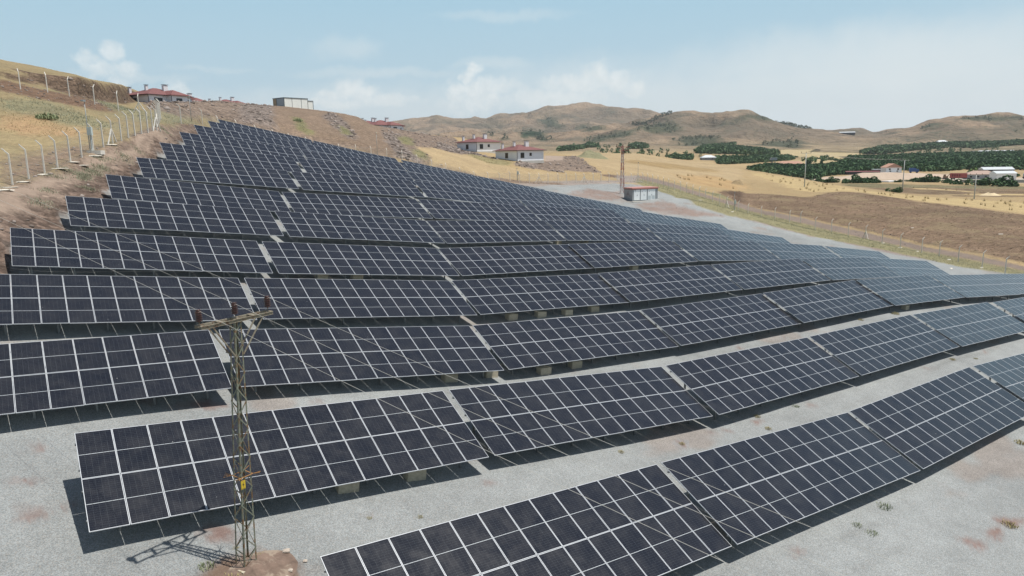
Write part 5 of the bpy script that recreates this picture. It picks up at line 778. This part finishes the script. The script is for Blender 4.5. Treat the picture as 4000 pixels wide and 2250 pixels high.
for k in range(9): b.beam((hwm(k*1.1+1.),-.1,k*1.1+1.2),(hwm(k*1.1+1.)+.6,-.1,k*1.1+1.6),.035)
b.obj('cable_bracket',cap_m,e); MB().tube([(hwm(0),-.2,0),(hwm(5),-.2,5),(hwm(10),-.2,10)],.05,6).obj('cable',mat('cable_light',(.55,.53,.5)),e)
# ---------------- rubble, stones (uncountable)
def inpoly_pts(names,per,maxn):
    out=[]
    for zi,(colr,mk,fe,poly) in enumerate(ZONES):
        if colr in names:
            P=np.array(poly); lo,hi=P.min(0),P.max(0); Am=.5*abs(np.dot(P[:,0],np.roll(P[:,1],1))-np.dot(P[:,1],np.roll(P[:,0],1))); n=int(min(maxn,Am*per))
            c=rng.uniform(lo,hi,(n*4,2)); c=c[pip(c[:,0],c[:,1],poly)][:n]
            for c2,mk2,_,p2 in ZONES[zi+1:]:
                if c2 not in names and len(c): c=c[~pip(c[:,0],c[:,1],p2)]
            out.append(c)
    return np.concatenate(out) if out else np.zeros((0,2))
_ico=bmesh.new(); bmesh.ops.create_icosphere(_ico,subdivisions=1,radius=1); _iv=np.array([v.co[:] for v in _ico.verts]); _if=np.array([[v.index for v in f.verts] for f in _ico.faces]); _ico.free()
def scatter(name,P,smin,smax,m,flat=.6,label=None,cat=None,power=3.,blob=_iv,faces_=_if,lift=.15,jit=.25):
    n=len(P); z=zt(P[:,0],P[:,1]); s=smin+(smax-smin)*rng.random(n)**power; k=len(blob)
    a=rng.random(n)*6.283; ca,sa=np.cos(a),np.sin(a)
    V=np.repeat(blob[None],n,0)*(1+(rng.random((n,k,1))-.5)*2*jit); V=V*np.stack([s*rng.uniform(.8,1.4,n),s*rng.uniform(.6,1.1,n),s*flat*rng.uniform(.7,1.3,n)],1)[:,None,:]
    X=V[:,:,0]*ca[:,None]-V[:,:,1]*sa[:,None]+P[:,0:1]; Y=V[:,:,0]*sa[:,None]+V[:,:,1]*ca[:,None]+P[:,1:2]; Z=V[:,:,2]+(z+s*flat*lift)[:,None]
    Fc=(faces_[None]+(np.arange(n)*k)[:,None,None]).reshape(-1,faces_.shape[1])
    o=link(name,new_mesh(name,np.stack([X,Y,Z],2).reshape(-1,3),Fc,[m])); tag(o,label,cat,None,'stuff'); return o
stm,g,b_=newmat('rubble_stone'); geo=g('ShaderNodeNewGeometry'); rr_=geo.outputs['Random Per Island']; cr=g.mix(rr_,(.13,.105,.09),(.34,.29,.26)); g.set(b_.inputs['Base Color'],cr); b_.inputs['Roughness'].default_value=.95; b_.inputs['Specular IOR Level'].default_value=.1
scatter('rubble',inpoly_pts(('spoilgrey',),1.1,1800),.10,.6,stm,.7,'grey broken stone strewn over the spoil heap and house pads','rubble')
scatter('spoil_stones',inpoly_pts(('spoil','cutbank'),.30,4600),.08,.5,stm,.7,'scattered stones on the brown spoil heap and cut bank','stones')
scatter('slope_stones',inpoly_pts(('slope','soil','brownsoil'),1.6,3600),.03,.22,stm,.6,'small stones on the dirt slope left of the panels','stones')
scatter('field_stones',inpoly_pts(('pink','mound','gravelpink','roadr'),.5,1200),.03,.14,stm,.6,'small stones on bare soil patches in the yard','stones')
scatter('clods',inpoly_pts(('plow','plowdark'),.45,7000),.05,.22,mat('clod_soil',(.16,.11,.072),.95,0,.3,3.),.6,'dark clods of earth over the ploughed field','clods')
# ---------------- grass
def blades(name,P,h,w,m,label,cat,tilt=.5,per=5,spread=.35):
    n=len(P); P=np.repeat(P,per,0)+rng.normal(0,spread,(n*per,2)); n=len(P); z=zt(P[:,0],P[:,1]); hh=h*rng.uniform(.4,1.2,n); a=rng.random(n)*6.283; l=tilt*hh*rng.random(n); la=rng.random(n)*6.283
    dx,dy=np.cos(a)*w,np.sin(a)*w
    A=np.stack([P[:,0]-dx,P[:,1]-dy,z-.02],1);B=np.stack([P[:,0]+dx,P[:,1]+dy,z-.02],1);T=np.stack([P[:,0]+np.cos(la)*l,P[:,1]+np.sin(la)*l,z+hh],1)
    V=np.stack([A,B,T],1).reshape(-1,3); o=link(name,new_mesh(name,V,np.arange(n*3).reshape(-1,3),[m])); tag(o,label,cat,None,'stuff')
gm1,g,b_=newmat('dry_grass_blades'); geo=g('ShaderNodeNewGeometry'); g.set(b_.inputs['Base Color'],g.mix(geo.outputs['Random Per Island'],(.22,.17,.08),(.44,.34,.18))); b_.inputs['Roughness'].default_value=.9
gm2,g,b_=newmat('grey_green_blades'); geo=g('ShaderNodeNewGeometry'); g.set(b_.inputs['Base Color'],g.mix(geo.outputs['Random Per Island'],(.22,.235,.15),(.36,.35,.25))); b_.inputs['Roughness'].default_value=.9
blades('dry_grass',inpoly_pts(('orange','greengold'),.6,3500),.2,.04,gm1,'tufts of dry grass on the left hillside','grass',.8,9,.5)
blades('hill_scrub',inpoly_pts(('greygreen','greenish'),.8,3500),.20,.04,gm2,'grey-green low scrub on the left hillside and spoil heap','scrub',1.2,14,.6)
blades('verge_grass',inpoly_pts(('verge',),1.1,4200),.16,.03,gm2,'yellow-green grass on the verges beside the right fence','grass',1.2,9,.5)
blades('thistles',inpoly_pts(('goldorange','goldstrip'),.018,500),.95,.07,gm1,'tall dry thistle stalks in the golden field','thistles',.3,10,.25)
# track grass strips beside the left road
tr=[rng.normal(0,q[2]*.4,(int(q[3]),2))+q[:2] for q in PL['tuft']]
blades('track_grass',np.concatenate(tr),.20,.022,gm2,'green tufts of grass along the left dirt track','grass',1.3,20,.33)
for q,s_,lab in zip(PL['greenbush'],(1.7,1.5),('bright green low shrub on the left hillside','green weed patch on the brown face of the spoil heap')):
    o=link('shrub',tuft_mesh('shrub',wg,260,9,.6,.7,.05,.6)); o.location=(q[0],q[1],gz(q[0],q[1])-.02); o.scale=(s_,)*3; tag(o,lab,'shrub')
hm=mat('heap_brown',(.25,.185,.10),.95,0,.25,1.5,bump=.05); hg=mat('heap_green',(.20,.19,.11),.95,0,.25,1.5,bump=.05)
q=PL['mounds'][0]; heap('manure_heap',q[0]+1,q[1]+1,3.6,2.2,1.3,hm,'small brown heap in the golden field','heap')
q=PL['mounds'][1]; heap('grassy_heap',q[0]+1,q[1]+3,9.,5.,2.6,hg,'low greenish mound at the left end of the golden field','mound')
# ---------------- distant power poles
for k,(q,hh,lab) in enumerate(zip(PL['pp'],(14.5,13.,9.),('slim concrete power pole standing in the golden field','power pole beyond the golden field before the white house','thin far power pole before the pink-roofed house'))):
    x,y=q[0],q[1]; z=q[2]; e=empty('power_pole',(x,y,z),frame_at(x,y,R(15)),lab,'power pole','slim far power poles')
    pc=mat('pole_concrete',(.42,.44,.42),.8); MB().tube([(0,0,-1.5),(0,0,hh)],[.24,.13],8).obj('shaft',pc,e,True); MB().beam((-1.9,0,hh-.1),(1.9,0,hh-.1),.12,.14).obj('cross_arm',pc,e)
    for xx in (-1.75,0,1.75): MB().lathe([(.04,0),(.10,.12),(.05,.25),(.09,.4),(.03,.5)],6,(xx,0,hh)).obj('insulator',brown,e)
a_=PL['pp'][0]; c_=PL['pp'][1]; pts=[]
for off,lab in ((-1.75,'far overhead wire, left strand between slim poles'),(0,'far overhead wire, middle strand between slim poles'),(1.75,'far overhead wire, right strand between slim poles')):
    p=Vector((a_[0],a_[1]+off,a_[2]+15)); q=Vector((c_[0],c_[1]+off,c_[2]+13.5)); pts=[p.lerp(q,t)-Vector((0,0,4*t*(1-t)*1.1)) for t in np.linspace(0,1,14)]
    tag(MB().tube(pts,.012,4).obj('overhead_wire',wire_m),lab,'wire','far wires between slim power poles')
# ---------------- trees
def leaf_mat(name,a,c):
    m,g,b=newmat(name); geo=g('ShaderNodeNewGeometry'); g.set(b.inputs['Base Color'],g.mix(geo.outputs['Random Per Island'],a,c)); b.inputs['Roughness'].default_value=.8; b.inputs['Specular IOR Level'].default_value=.2; MT[name]=m; return m
lf=leaf_mat('leaves_dark',(.03,.07,.028),(.085,.15,.062)); lf2=leaf_mat('leaves_bright',(.05,.085,.02),(.11,.17,.045)); lf3=leaf_mat('leaves_mid',(.045,.09,.038),(.115,.175,.08)); bark=mat('bark',(.11,.085,.06),.9)
def crown_mesh(name,m,seed,nl=900,rx=1.,rz=1.,leaf=.16,up=.0):
    r=np.random.default_rng(seed); nc=9; cs=r.normal(0,.42,(nc,3)); cs[:,2]=np.abs(cs[:,2])*.9+.15; rad=r.uniform(.32,.6,nc)
    i=r.integers(0,nc,nl); d=r.normal(0,1,(nl,3)); d/=np.linalg.norm(d,axis=1)[:,None]; p=cs[i]+d*(rad[i]*r.uniform(.55,1,nl)**.5)[:,None]; p[:,0]*=rx;p[:,1]*=rx;p[:,2]=p[:,2]*rz
    p=p[p[:,2]>.02]; nl=len(p); u=r.normal(0,1,(nl,3)); u/=np.linalg.norm(u,axis=1)[:,None]; w=r.normal(0,1,(nl,3)); w=np.cross(u,w); w/=np.linalg.norm(w,axis=1)[:,None]; l=leaf*r.uniform(.6,1.3,nl)[:,None]
    V=np.stack([p-u*l,p+w*l*.7,p+u*l,p-w*l*.7],1).reshape(-1,3); return new_mesh(name,V,np.arange(nl*4).reshape(-1,4),[m])
CR=[crown_mesh('crown',lf3,1),crown_mesh('crown',lf3,2),crown_mesh('crown',lf,3,900,1.,.9),crown_mesh('crown',lf2,4,1000,1.2,.75),crown_mesh('crown',lf,5,700,.42,1.7)]
b=MB(); b.tube([(0,0,-.3),(.02,0,.35),(0,.03,.8)],[.07,.05,.02],7).tube([(.02,0,.3),(.25,.1,.7)],[.035,.012],5).tube([(.02,0,.35),(-.22,-.12,.75)],[.035,.012],5); TR_=b.mesh('trunk',bark)
BL=['dark round bush at the left end of the sandy lot','large dark bush in the sandy lot hedge below the white house','rounded bush right of the large dark one at the hedge','low dark bush near the white slab in the valley','small bush right beside the low dark one near the white slab','tiny bush between hedge and sandy lot','small bush left of the wide bush pair','wide dark bush in the valley hedge, left of its pair','wide dark bush in the valley hedge, right of its pair','small bush below the brown digger','slim bush right below the brown digger','dark bush below the red trailer','dark round bush below the pink-roofed house','large dark round bush below the white shed','bush left of the large round bush below the white shed','faint low bush right of the white slab','bright green wide tree behind the pink-roofed house','bright green tree at the left edge of the bright group','bright green tree touching the black-roofed shed','dark bush right of the white sheds','lone dark bush on the brown field','greyish green bush left in the sandy lot hedge','dark bush at the left foot of the sand hill','tall slim cypress behind the slim power pole','second slim cypress right of the power pole','bushy tree beside the orange roofed farm','round shrub far right in the pale gold field','round shrub right of centre in the pale gold field','small shrub in a row in the pale gold field','small shrub at left of the row in the pale gold field','low shrubs at left of the pale gold field','lone slim tree in the left orchard strip','dark tree at the corner of the big orchard']
for k,(q,lab) in enumerate(zip(PL['bush'],BL)):
    kind=3 if k in (16,17,18) else 4 if k in (23,24,31) else (2 if k%2 else 0)
    x,y=q[0],q[1]; s_=q[3]*.5; z=gz(x,y); e=empty('tree',(x,y,z),random.uniform(0,6),lab,'tree' if s_>3.4 else 'bush','bushes and trees along the valley hedges'); e.scale=(s_*1.15,s_*1.15,s_*.95)
    link('crown',CR[kind],e); link('trunk',TR_,e)
# orchards : far-off tree masses
def tri_crowns(P,s,m,name,label,cat,nl=34,leaf=.34,hgt=1.05):
    n=len(P); z=zt(P[:,0],P[:,1]); d=rng.normal(0,1,(n,nl,3)); d/=np.linalg.norm(d,axis=2)[:,:,None]; sz=s*rng.uniform(.75,1.2,n)
    c=d*(.62*sz)[:,None,None]*rng.uniform(.7,1.,(n,nl,1)); c[:,:,2]=c[:,:,2]*hgt+(.72*hgt*sz)[:,None]; c[:,:,0]+=P[:,0:1]; c[:,:,1]+=P[:,1:2]; c[:,:,2]+=z[:,None]
    u=rng.normal(0,1,(n,nl,3)); u/=np.linalg.norm(u,axis=2)[:,:,None]; w=np.cross(u,rng.normal(0,1,(n,nl,3))); w/=np.linalg.norm(w,axis=2)[:,:,None]; l=(leaf*sz)[:,None,None]
    V=np.stack([c-u*l,c+w*l,c+u*l-w*l*.4],2).reshape(-1,3); o=link(name,new_mesh(name,V,np.arange(len(V)).reshape(-1,3),[m])); tag(o,label,cat,None,'stuff')
OL=['large dark orchard below the golden field','broad dark green orchard across the valley behind the white house','orchard strip left of the orange roofed farm','orchard strip below the hill foot','far orchard belt at the foot of the right hill','upper right far orchard belt','orchard with hedge rows at the middle hill foot','thin far hedge right of the red-roofed houses','small far grove right of the houses','small far farm grove behind the mast','small grove before the golden field edge']
for k,(poly,lab) in enumerate(zip(PL['orch'],OL)):
    P=np.array(poly); lo_,hi_=P.min(0),P.max(0); Dm=np.hypot(*P.mean(0)); sp=(3.7 if Dm<1000 else 6.2) if k!=1 else 4.3
    ang=.5; ca,sa=math.cos(ang),math.sin(ang); ctr=P.mean(0); R_=np.abs(P-ctr).max()*1.5; gx=np.arange(-R_,R_,sp); X,Y=np.meshgrid(gx,gx*1.0); c=np.stack([X.ravel()*ca-Y.ravel()*sa,X.ravel()*sa+Y.ravel()*ca],1)+ctr; c+=rng.normal(0,sp*.16,c.shape)
    c=c[pip(c[:,0],c[:,1],poly)]; c=c[rng.random(len(c))>.06]
    if len(c)>22000: c=c[rng.permutation(len(c))[:22000]]
    tri_crowns(c,sp*.98,lf if k<2 else lf3,'orchard',lab,'orchard',16 if len(c)>5000 else 26,.42,.75)
# trees on the hills
def hill_pts(n,names): 
    c=inpoly_pts(names,.0012,n); return c
c=hill_pts(900,('scrub',)); tri_crowns(c,5.,leaf_mat('hill_leaves_hazed',(.075,.095,.06),(.13,.15,.095)),'hill_trees','sparse dark trees on the far hillsides','trees',16)  # leaf colour paled to put distance haze into it
c=inpoly_pts(('forest',),.004,1600); tri_crowns(c,7.5,MT['hill_leaves_hazed'],'hill_forest','dense dark pine patches on the far hills','forest',14)
# ridge trees of the middle hill
rp=[]
for px in np.linspace(3010,3168,46):
    xx,yy,_=at_px(px,470,2480+random.uniform(-25,25)); rp.append((xx,yy))
for px in np.linspace(2470,2620,22): xx,yy,_=at_px(px,470,2470); rp.append((xx,yy))
tri_crowns(np.array(rp),8.5,MT['hill_leaves_hazed'],'ridge_trees','dark row of trees along the middle hill ridge','trees',18)
# scattered shrubs on pale fields
rp=[]
for (x0,y0,x1,y1,n,D0_,D1_) in ((2330,592,2760,600,40,900,1150),(3100,608,3260,622,10,900,1000),(2240,565,2500,580,30,1300,1700),(3450,575,3900,590,60,1350,1700),(2950,640,3050,660,8,620,680)):
    for i in range(n):
        px=random.uniform(x0,x1); D_=random.uniform(D0_,D1_); xx,yy,_=at_px(px,y0,D_); rp.append((xx,yy))
tri_crowns(np.array(rp),4.5,lf3,'valley_shrubs','scattered shrubs over the pale valley fields','shrubs',20)
# ---------------- valley buildings and vehicles
V_=PL['v']
wht=mat('white_wall',(.66,.66,.66),.8,0,.05,.4); tin=mat('tin_roof',(.62,.65,.66),.4,.2,.06,.4); orr=mat('orange_roof',(.42,.24,.17),.8,0,.12,.5); drk=mat('dark_opening',(.03,.03,.035),.8); pnk=mat('faded_roof',(.38,.27,.22),.8,0,.12,.6); dred=mat('dark_red_roof',(.16,.05,.05),.7); gryw=mat('grey_wall',(.25,.26,.28),.85,0,.08,.5); blue=mat('blue_tank',(.03,.09,.28),.5); rdm=mat('trailer_red',(.28,.055,.05),.55,0,.08,.8); rdd=mat('trailer_letter',(.10,.015,.015),.6)
def bld(key,name,label,cat,L,Wd,H,roof,rm,wm,alpha=18,nwin=3,rise=1.2,dx=0):
    q=V_[key]; x,y=q[0]+dx,q[1]; z=gz(x,y); e=empty(name,(x,y,z),frame_at(x,y,R(alpha)),label,cat)
    MB().box((-L/2,0,-1),(L/2,Wd,H)).obj('wall',wm,e)
    if roof=='hip': hip(e,-L/2-.5,-.5,L/2+.5,Wd+.5,H+.1,rise,rm)
    elif roof=='gable': gable(e,-L/2-.4,-.4,L/2+.4,Wd+.4,H+.12,rise,rm)
    elif roof=='gabley': gable(e,-L/2-.4,-.4,L/2+.4,Wd+.4,H+.12,rise,rm,'y')
    else: MB().box((-L/2-.4,-.4,H),(L/2+.4,Wd+.4,H+.22)).obj('roof',rm,e)
    for k in range(nwin): window(e,(-L/2+L*(k+.6)/(nwin+.2),0,H*.55),1.2,1.1,'x')
    return e
e=bld('white_house','farmhouse','tall white two-storey house with orange roof standing before the big orchard','house',11,9,6.2,'gabley',orr,wht,25,2,2.8)
for xx in (-3,3): window(e,(xx,0,5.0),1.2,1.2,'x')
MB().box((-7.5,-3.,2.9),(4.5,-.05,3.15)).obj('terrace_roof',tin,e); MB().box((-7.2,-2.8,-.5),(-7.,-2.6,2.9)).box((4.1,-2.8,-.5),(4.3,-2.6,2.9)).obj('terrace_post',wht,e)
bld('lowroof','shed','long low shed with a white tin roof left of the white house','shed',17,7,2.8,'flat',tin,drk,12,0)
bld('redshed','shed','very long low dark red roofed shed beside the orchard','shed',24,6,1.9,'gable',dred,drk,8,0,.6)
e=bld('pinkhouse','farmhouse','wide single-storey farmhouse with a faded pink tile roof','house',17,9,3.0,'hip',pnk,gryw,14,4,2.2)
bld('shed1','barn','open dark barn with a white tin roof behind the white shed','barn',18,10,5.,'gable',tin,drk,20,0,1.6)
bld('shed2','shed','white shed with a sloping white roof beside the dark bush','shed',11,8,4.2,'gable',tin,wht,28,0,1.4)
bld('farm','farmhouse','long low farmhouse with an orange roof between the orchards','house',26,9,3.2,'hip',orr,wht,6,4,2.6)
bld('whiteroof','farmhouse','small far house with a white hipped roof left of the orchard','house',17,10,3.2,'hip',tin,gryw,15,2,2.8)
bld('hillfarm','barn','far white roofed barn on the saddle between the hills','barn',42,14,6,'gable',tin,drk,10,0,2.5)
bld('whiteroof2','farmhouse','far house with a shining white roof in the upper orchard belt','house',26,16,5,'hip',tin,gryw,10,2,4.5)
bld('midfarm','farmhouse','far low farm building hidden in trees behind the mast','house',24,10,4,'gable',tin,gryw,10,2,2.5)
for k,dx in enumerate((-60,0,55,105)): bld('greenhouse','greenhouse',('far white greenhouse behind the orchard, leftmost of four','far white greenhouse behind the orchard, second of four','far white greenhouse behind the orchard, third of four','far white greenhouse behind the orchard, rightmost of four')[k],'greenhouse',46,9,2.6,'gable',tin,wht,4,0,1.,dx*.55)
# low concrete wall of the lot
q=V_['wall']; e=empty('retaining_wall',(q[0]+18,q[1]-36,gz(q[0]+18,q[1]-36)),frame_at(q[0],q[1],R(3)),'low grey wall in front of the sandy lot','wall'); MB().box((-26,0,-2),(24,.4,1.5)).obj('wall',mat('lot_wall',(.30,.31,.29),.9,0,.1,.3),e); MB().box((-26,-.08,1.502),(24,.48,1.7)).obj('coping',conc2,e)
# red semi trailer
q=V_['truck']; x,y=q[0],q[1]; z=gz(x,y); e=empty('semi_trailer',(x,y,z),frame_at(x,y,R(6)),'red box trailer with dark lettering parked on the sandy lot','trailer')
MB().box((-4.6,0,1.2),(4.6,2.5,4.0)).obj('box_body',rdm,e); MB().box((-4.6,.3,.9),(7.2,2.2,1.19)).obj('chassis',drk,e)
b=MB()
for k in range(4): b.box((-3.6+k*1.25,-.03,2.0),(-2.9+k*1.25,-.004,3.4))
b.obj('lettering',rdd,e)
for xx in (-3.4,-2.1,5.6):
    wb=MB()
    for yy in (.2,2.1): wb.tube([(xx,yy,.5),(xx,yy+.3,.5)],.5,12)
    wb.obj('wheel',drk,e)
q=V_['digger']; x,y=q[0],q[1]; z=gz(x,y); e=empty('excavator',(x,y,z),frame_at(x,y,R(10)),'small brown digger standing left of the red trailer','excavator'); yb=mat('digger_brown',(.20,.13,.08),.6)
MB().box((-1.6,0,0),(1.6,.6,.8)).box((-1.6,1.8,0),(1.6,2.4,.8)).obj('track',drk,e); MB().box((-1.3,.1,.85),(1.3,2.3,1.9)).box((-1.2,.2,1.9),(.1,1.3,3.)).obj('cab',yb,e); MB().beam((.9,1.2,1.7),(2.4,1.2,3.3),.35).beam((2.4,1.2,3.3),(3.4,1.2,1.6),.28).beam((3.4,1.2,1.6),(3.2,1.2,.9),.7,.6).obj('boom',yb,e)
q=V_['tank']; x,y=q[0],q[1]; z=gz(x,y); e=empty('truck',(x,y,z),frame_at(x,y,R(14)),'blue covered truck beside the white two-storey house','truck')
MB().box((-2.6,0,1.0),(1.9,2.5,3.9)).obj('tarpaulin',blue,e); MB().box((2.05,.1,.8),(3.9,2.4,3.0)).obj('cab',blue,e); MB().box((3.905,.3,1.9),(3.93,2.2,2.8)).obj('windscreen',glassd,e)
for xx in (-1.6,2.9):
    wb=MB()
    for yy in (0,2.1): wb.tube([(xx,yy,.5),(xx,yy+.35,.5)],.5,12)
    wb.obj('wheel',drk,e)
q=V_['tanktruck']; x,y=q[0]+6,q[1]-4; z=gz(x,y); e=empty('tank_truck',(x,y,z),frame_at(x,y,R(8)),'pale grey tanker truck parked right of the white shed','truck')
MB().tube([(-3.,1.2,2.2),(3.6,1.2,2.2)],1.1,14).obj('tank',gpan,e,True); MB().box((-3.4,.3,.7),(6.2,2.1,1.1)).obj('chassis',drk,e); MB().box((4.,.1,1.0),(6.,2.3,3.1)).obj('cab',wht,e)
for xx in (-2.4,-1.1,5.):
    wb=MB()
    for yy in (0,2.): wb.tube([(xx,yy,.5),(xx,yy+.35,.5)],.5,12)
    wb.obj('wheel',drk,e)
q=V_['tower']; x,y=q[0],q[1]; z=gz(x,y); e=empty('water_tower',(x,y,z),frame_at(x,y,R(20)),'boxy grey elevated tank on a frame by the farm','tower')
for sx in (-1.6,1.6):
    for sy in (0,3.2): MB().beam((sx,sy,-.5),(sx,sy,7.5),.3).obj('leg',gryw,e)
MB().box((-3,-.8,7.5),(3,4,10.)).obj('tank',mat('tank_grey',(.3,.32,.33)),e)
# sand hill and pale piles
sandm=mat('sand_heap',(.42,.33,.25),.95,0,.12,.4); 
def hp(key,px,py,D_,rx,ry,h,lab,m=sandm,name='sand_heap'):
    x,y,_=at_px(px,py,D_); heap(name,x,y,rx,ry,h,m,lab,'heap',rz=-psi)
hp(0,3475,696,555,62,20,3.2,'long sand hill in front of the white house'); hp(0,3330,700,560,40,16,2.4,'low greyish sand hill left of the larger one')
hp(0,3868,763,345,4.4,3,.95,'smooth pale heap on the brown field at right',mat('pale_heap',(.58,.47,.30),.95,0,.08,.4))
# white slabs in hedge
q=at_px(3475,710,470); e=empty('slab_stack',(q[0],q[1],gz(q[0],q[1])),0,'stack of white slabs lying at the hedge below the sand hill','slabs'); MB().box((-5,-2,0),(5,2,.7)).box((-3,2.5,0),(4,4.5,.5)).obj('slab',wht,e)
# ---------------- air
if HAZE>0:
    b=MB(); b.box((-7000,-7000,-60),(7600,7600,420)); hm_=bpy.data.materials.new('haze_air'); hm_.use_nodes=True; nt=hm_.node_tree; nt.nodes.clear(); g=G(nt)
    v=g('ShaderNodeVolumePrincipled'); v.inputs['Color'].default_value=(.90,.95,1.,1); v.inputs['Density'].default_value=HAZE; v.inputs['Anisotropy'].default_value=.2
    o_=g('ShaderNodeOutputMaterial'); nt.links.new(v.outputs[0],o_.inputs['Volume'])
    tag(b.obj('haze',hm_),kind='stuff')
S.cycles.volume_bounces=0
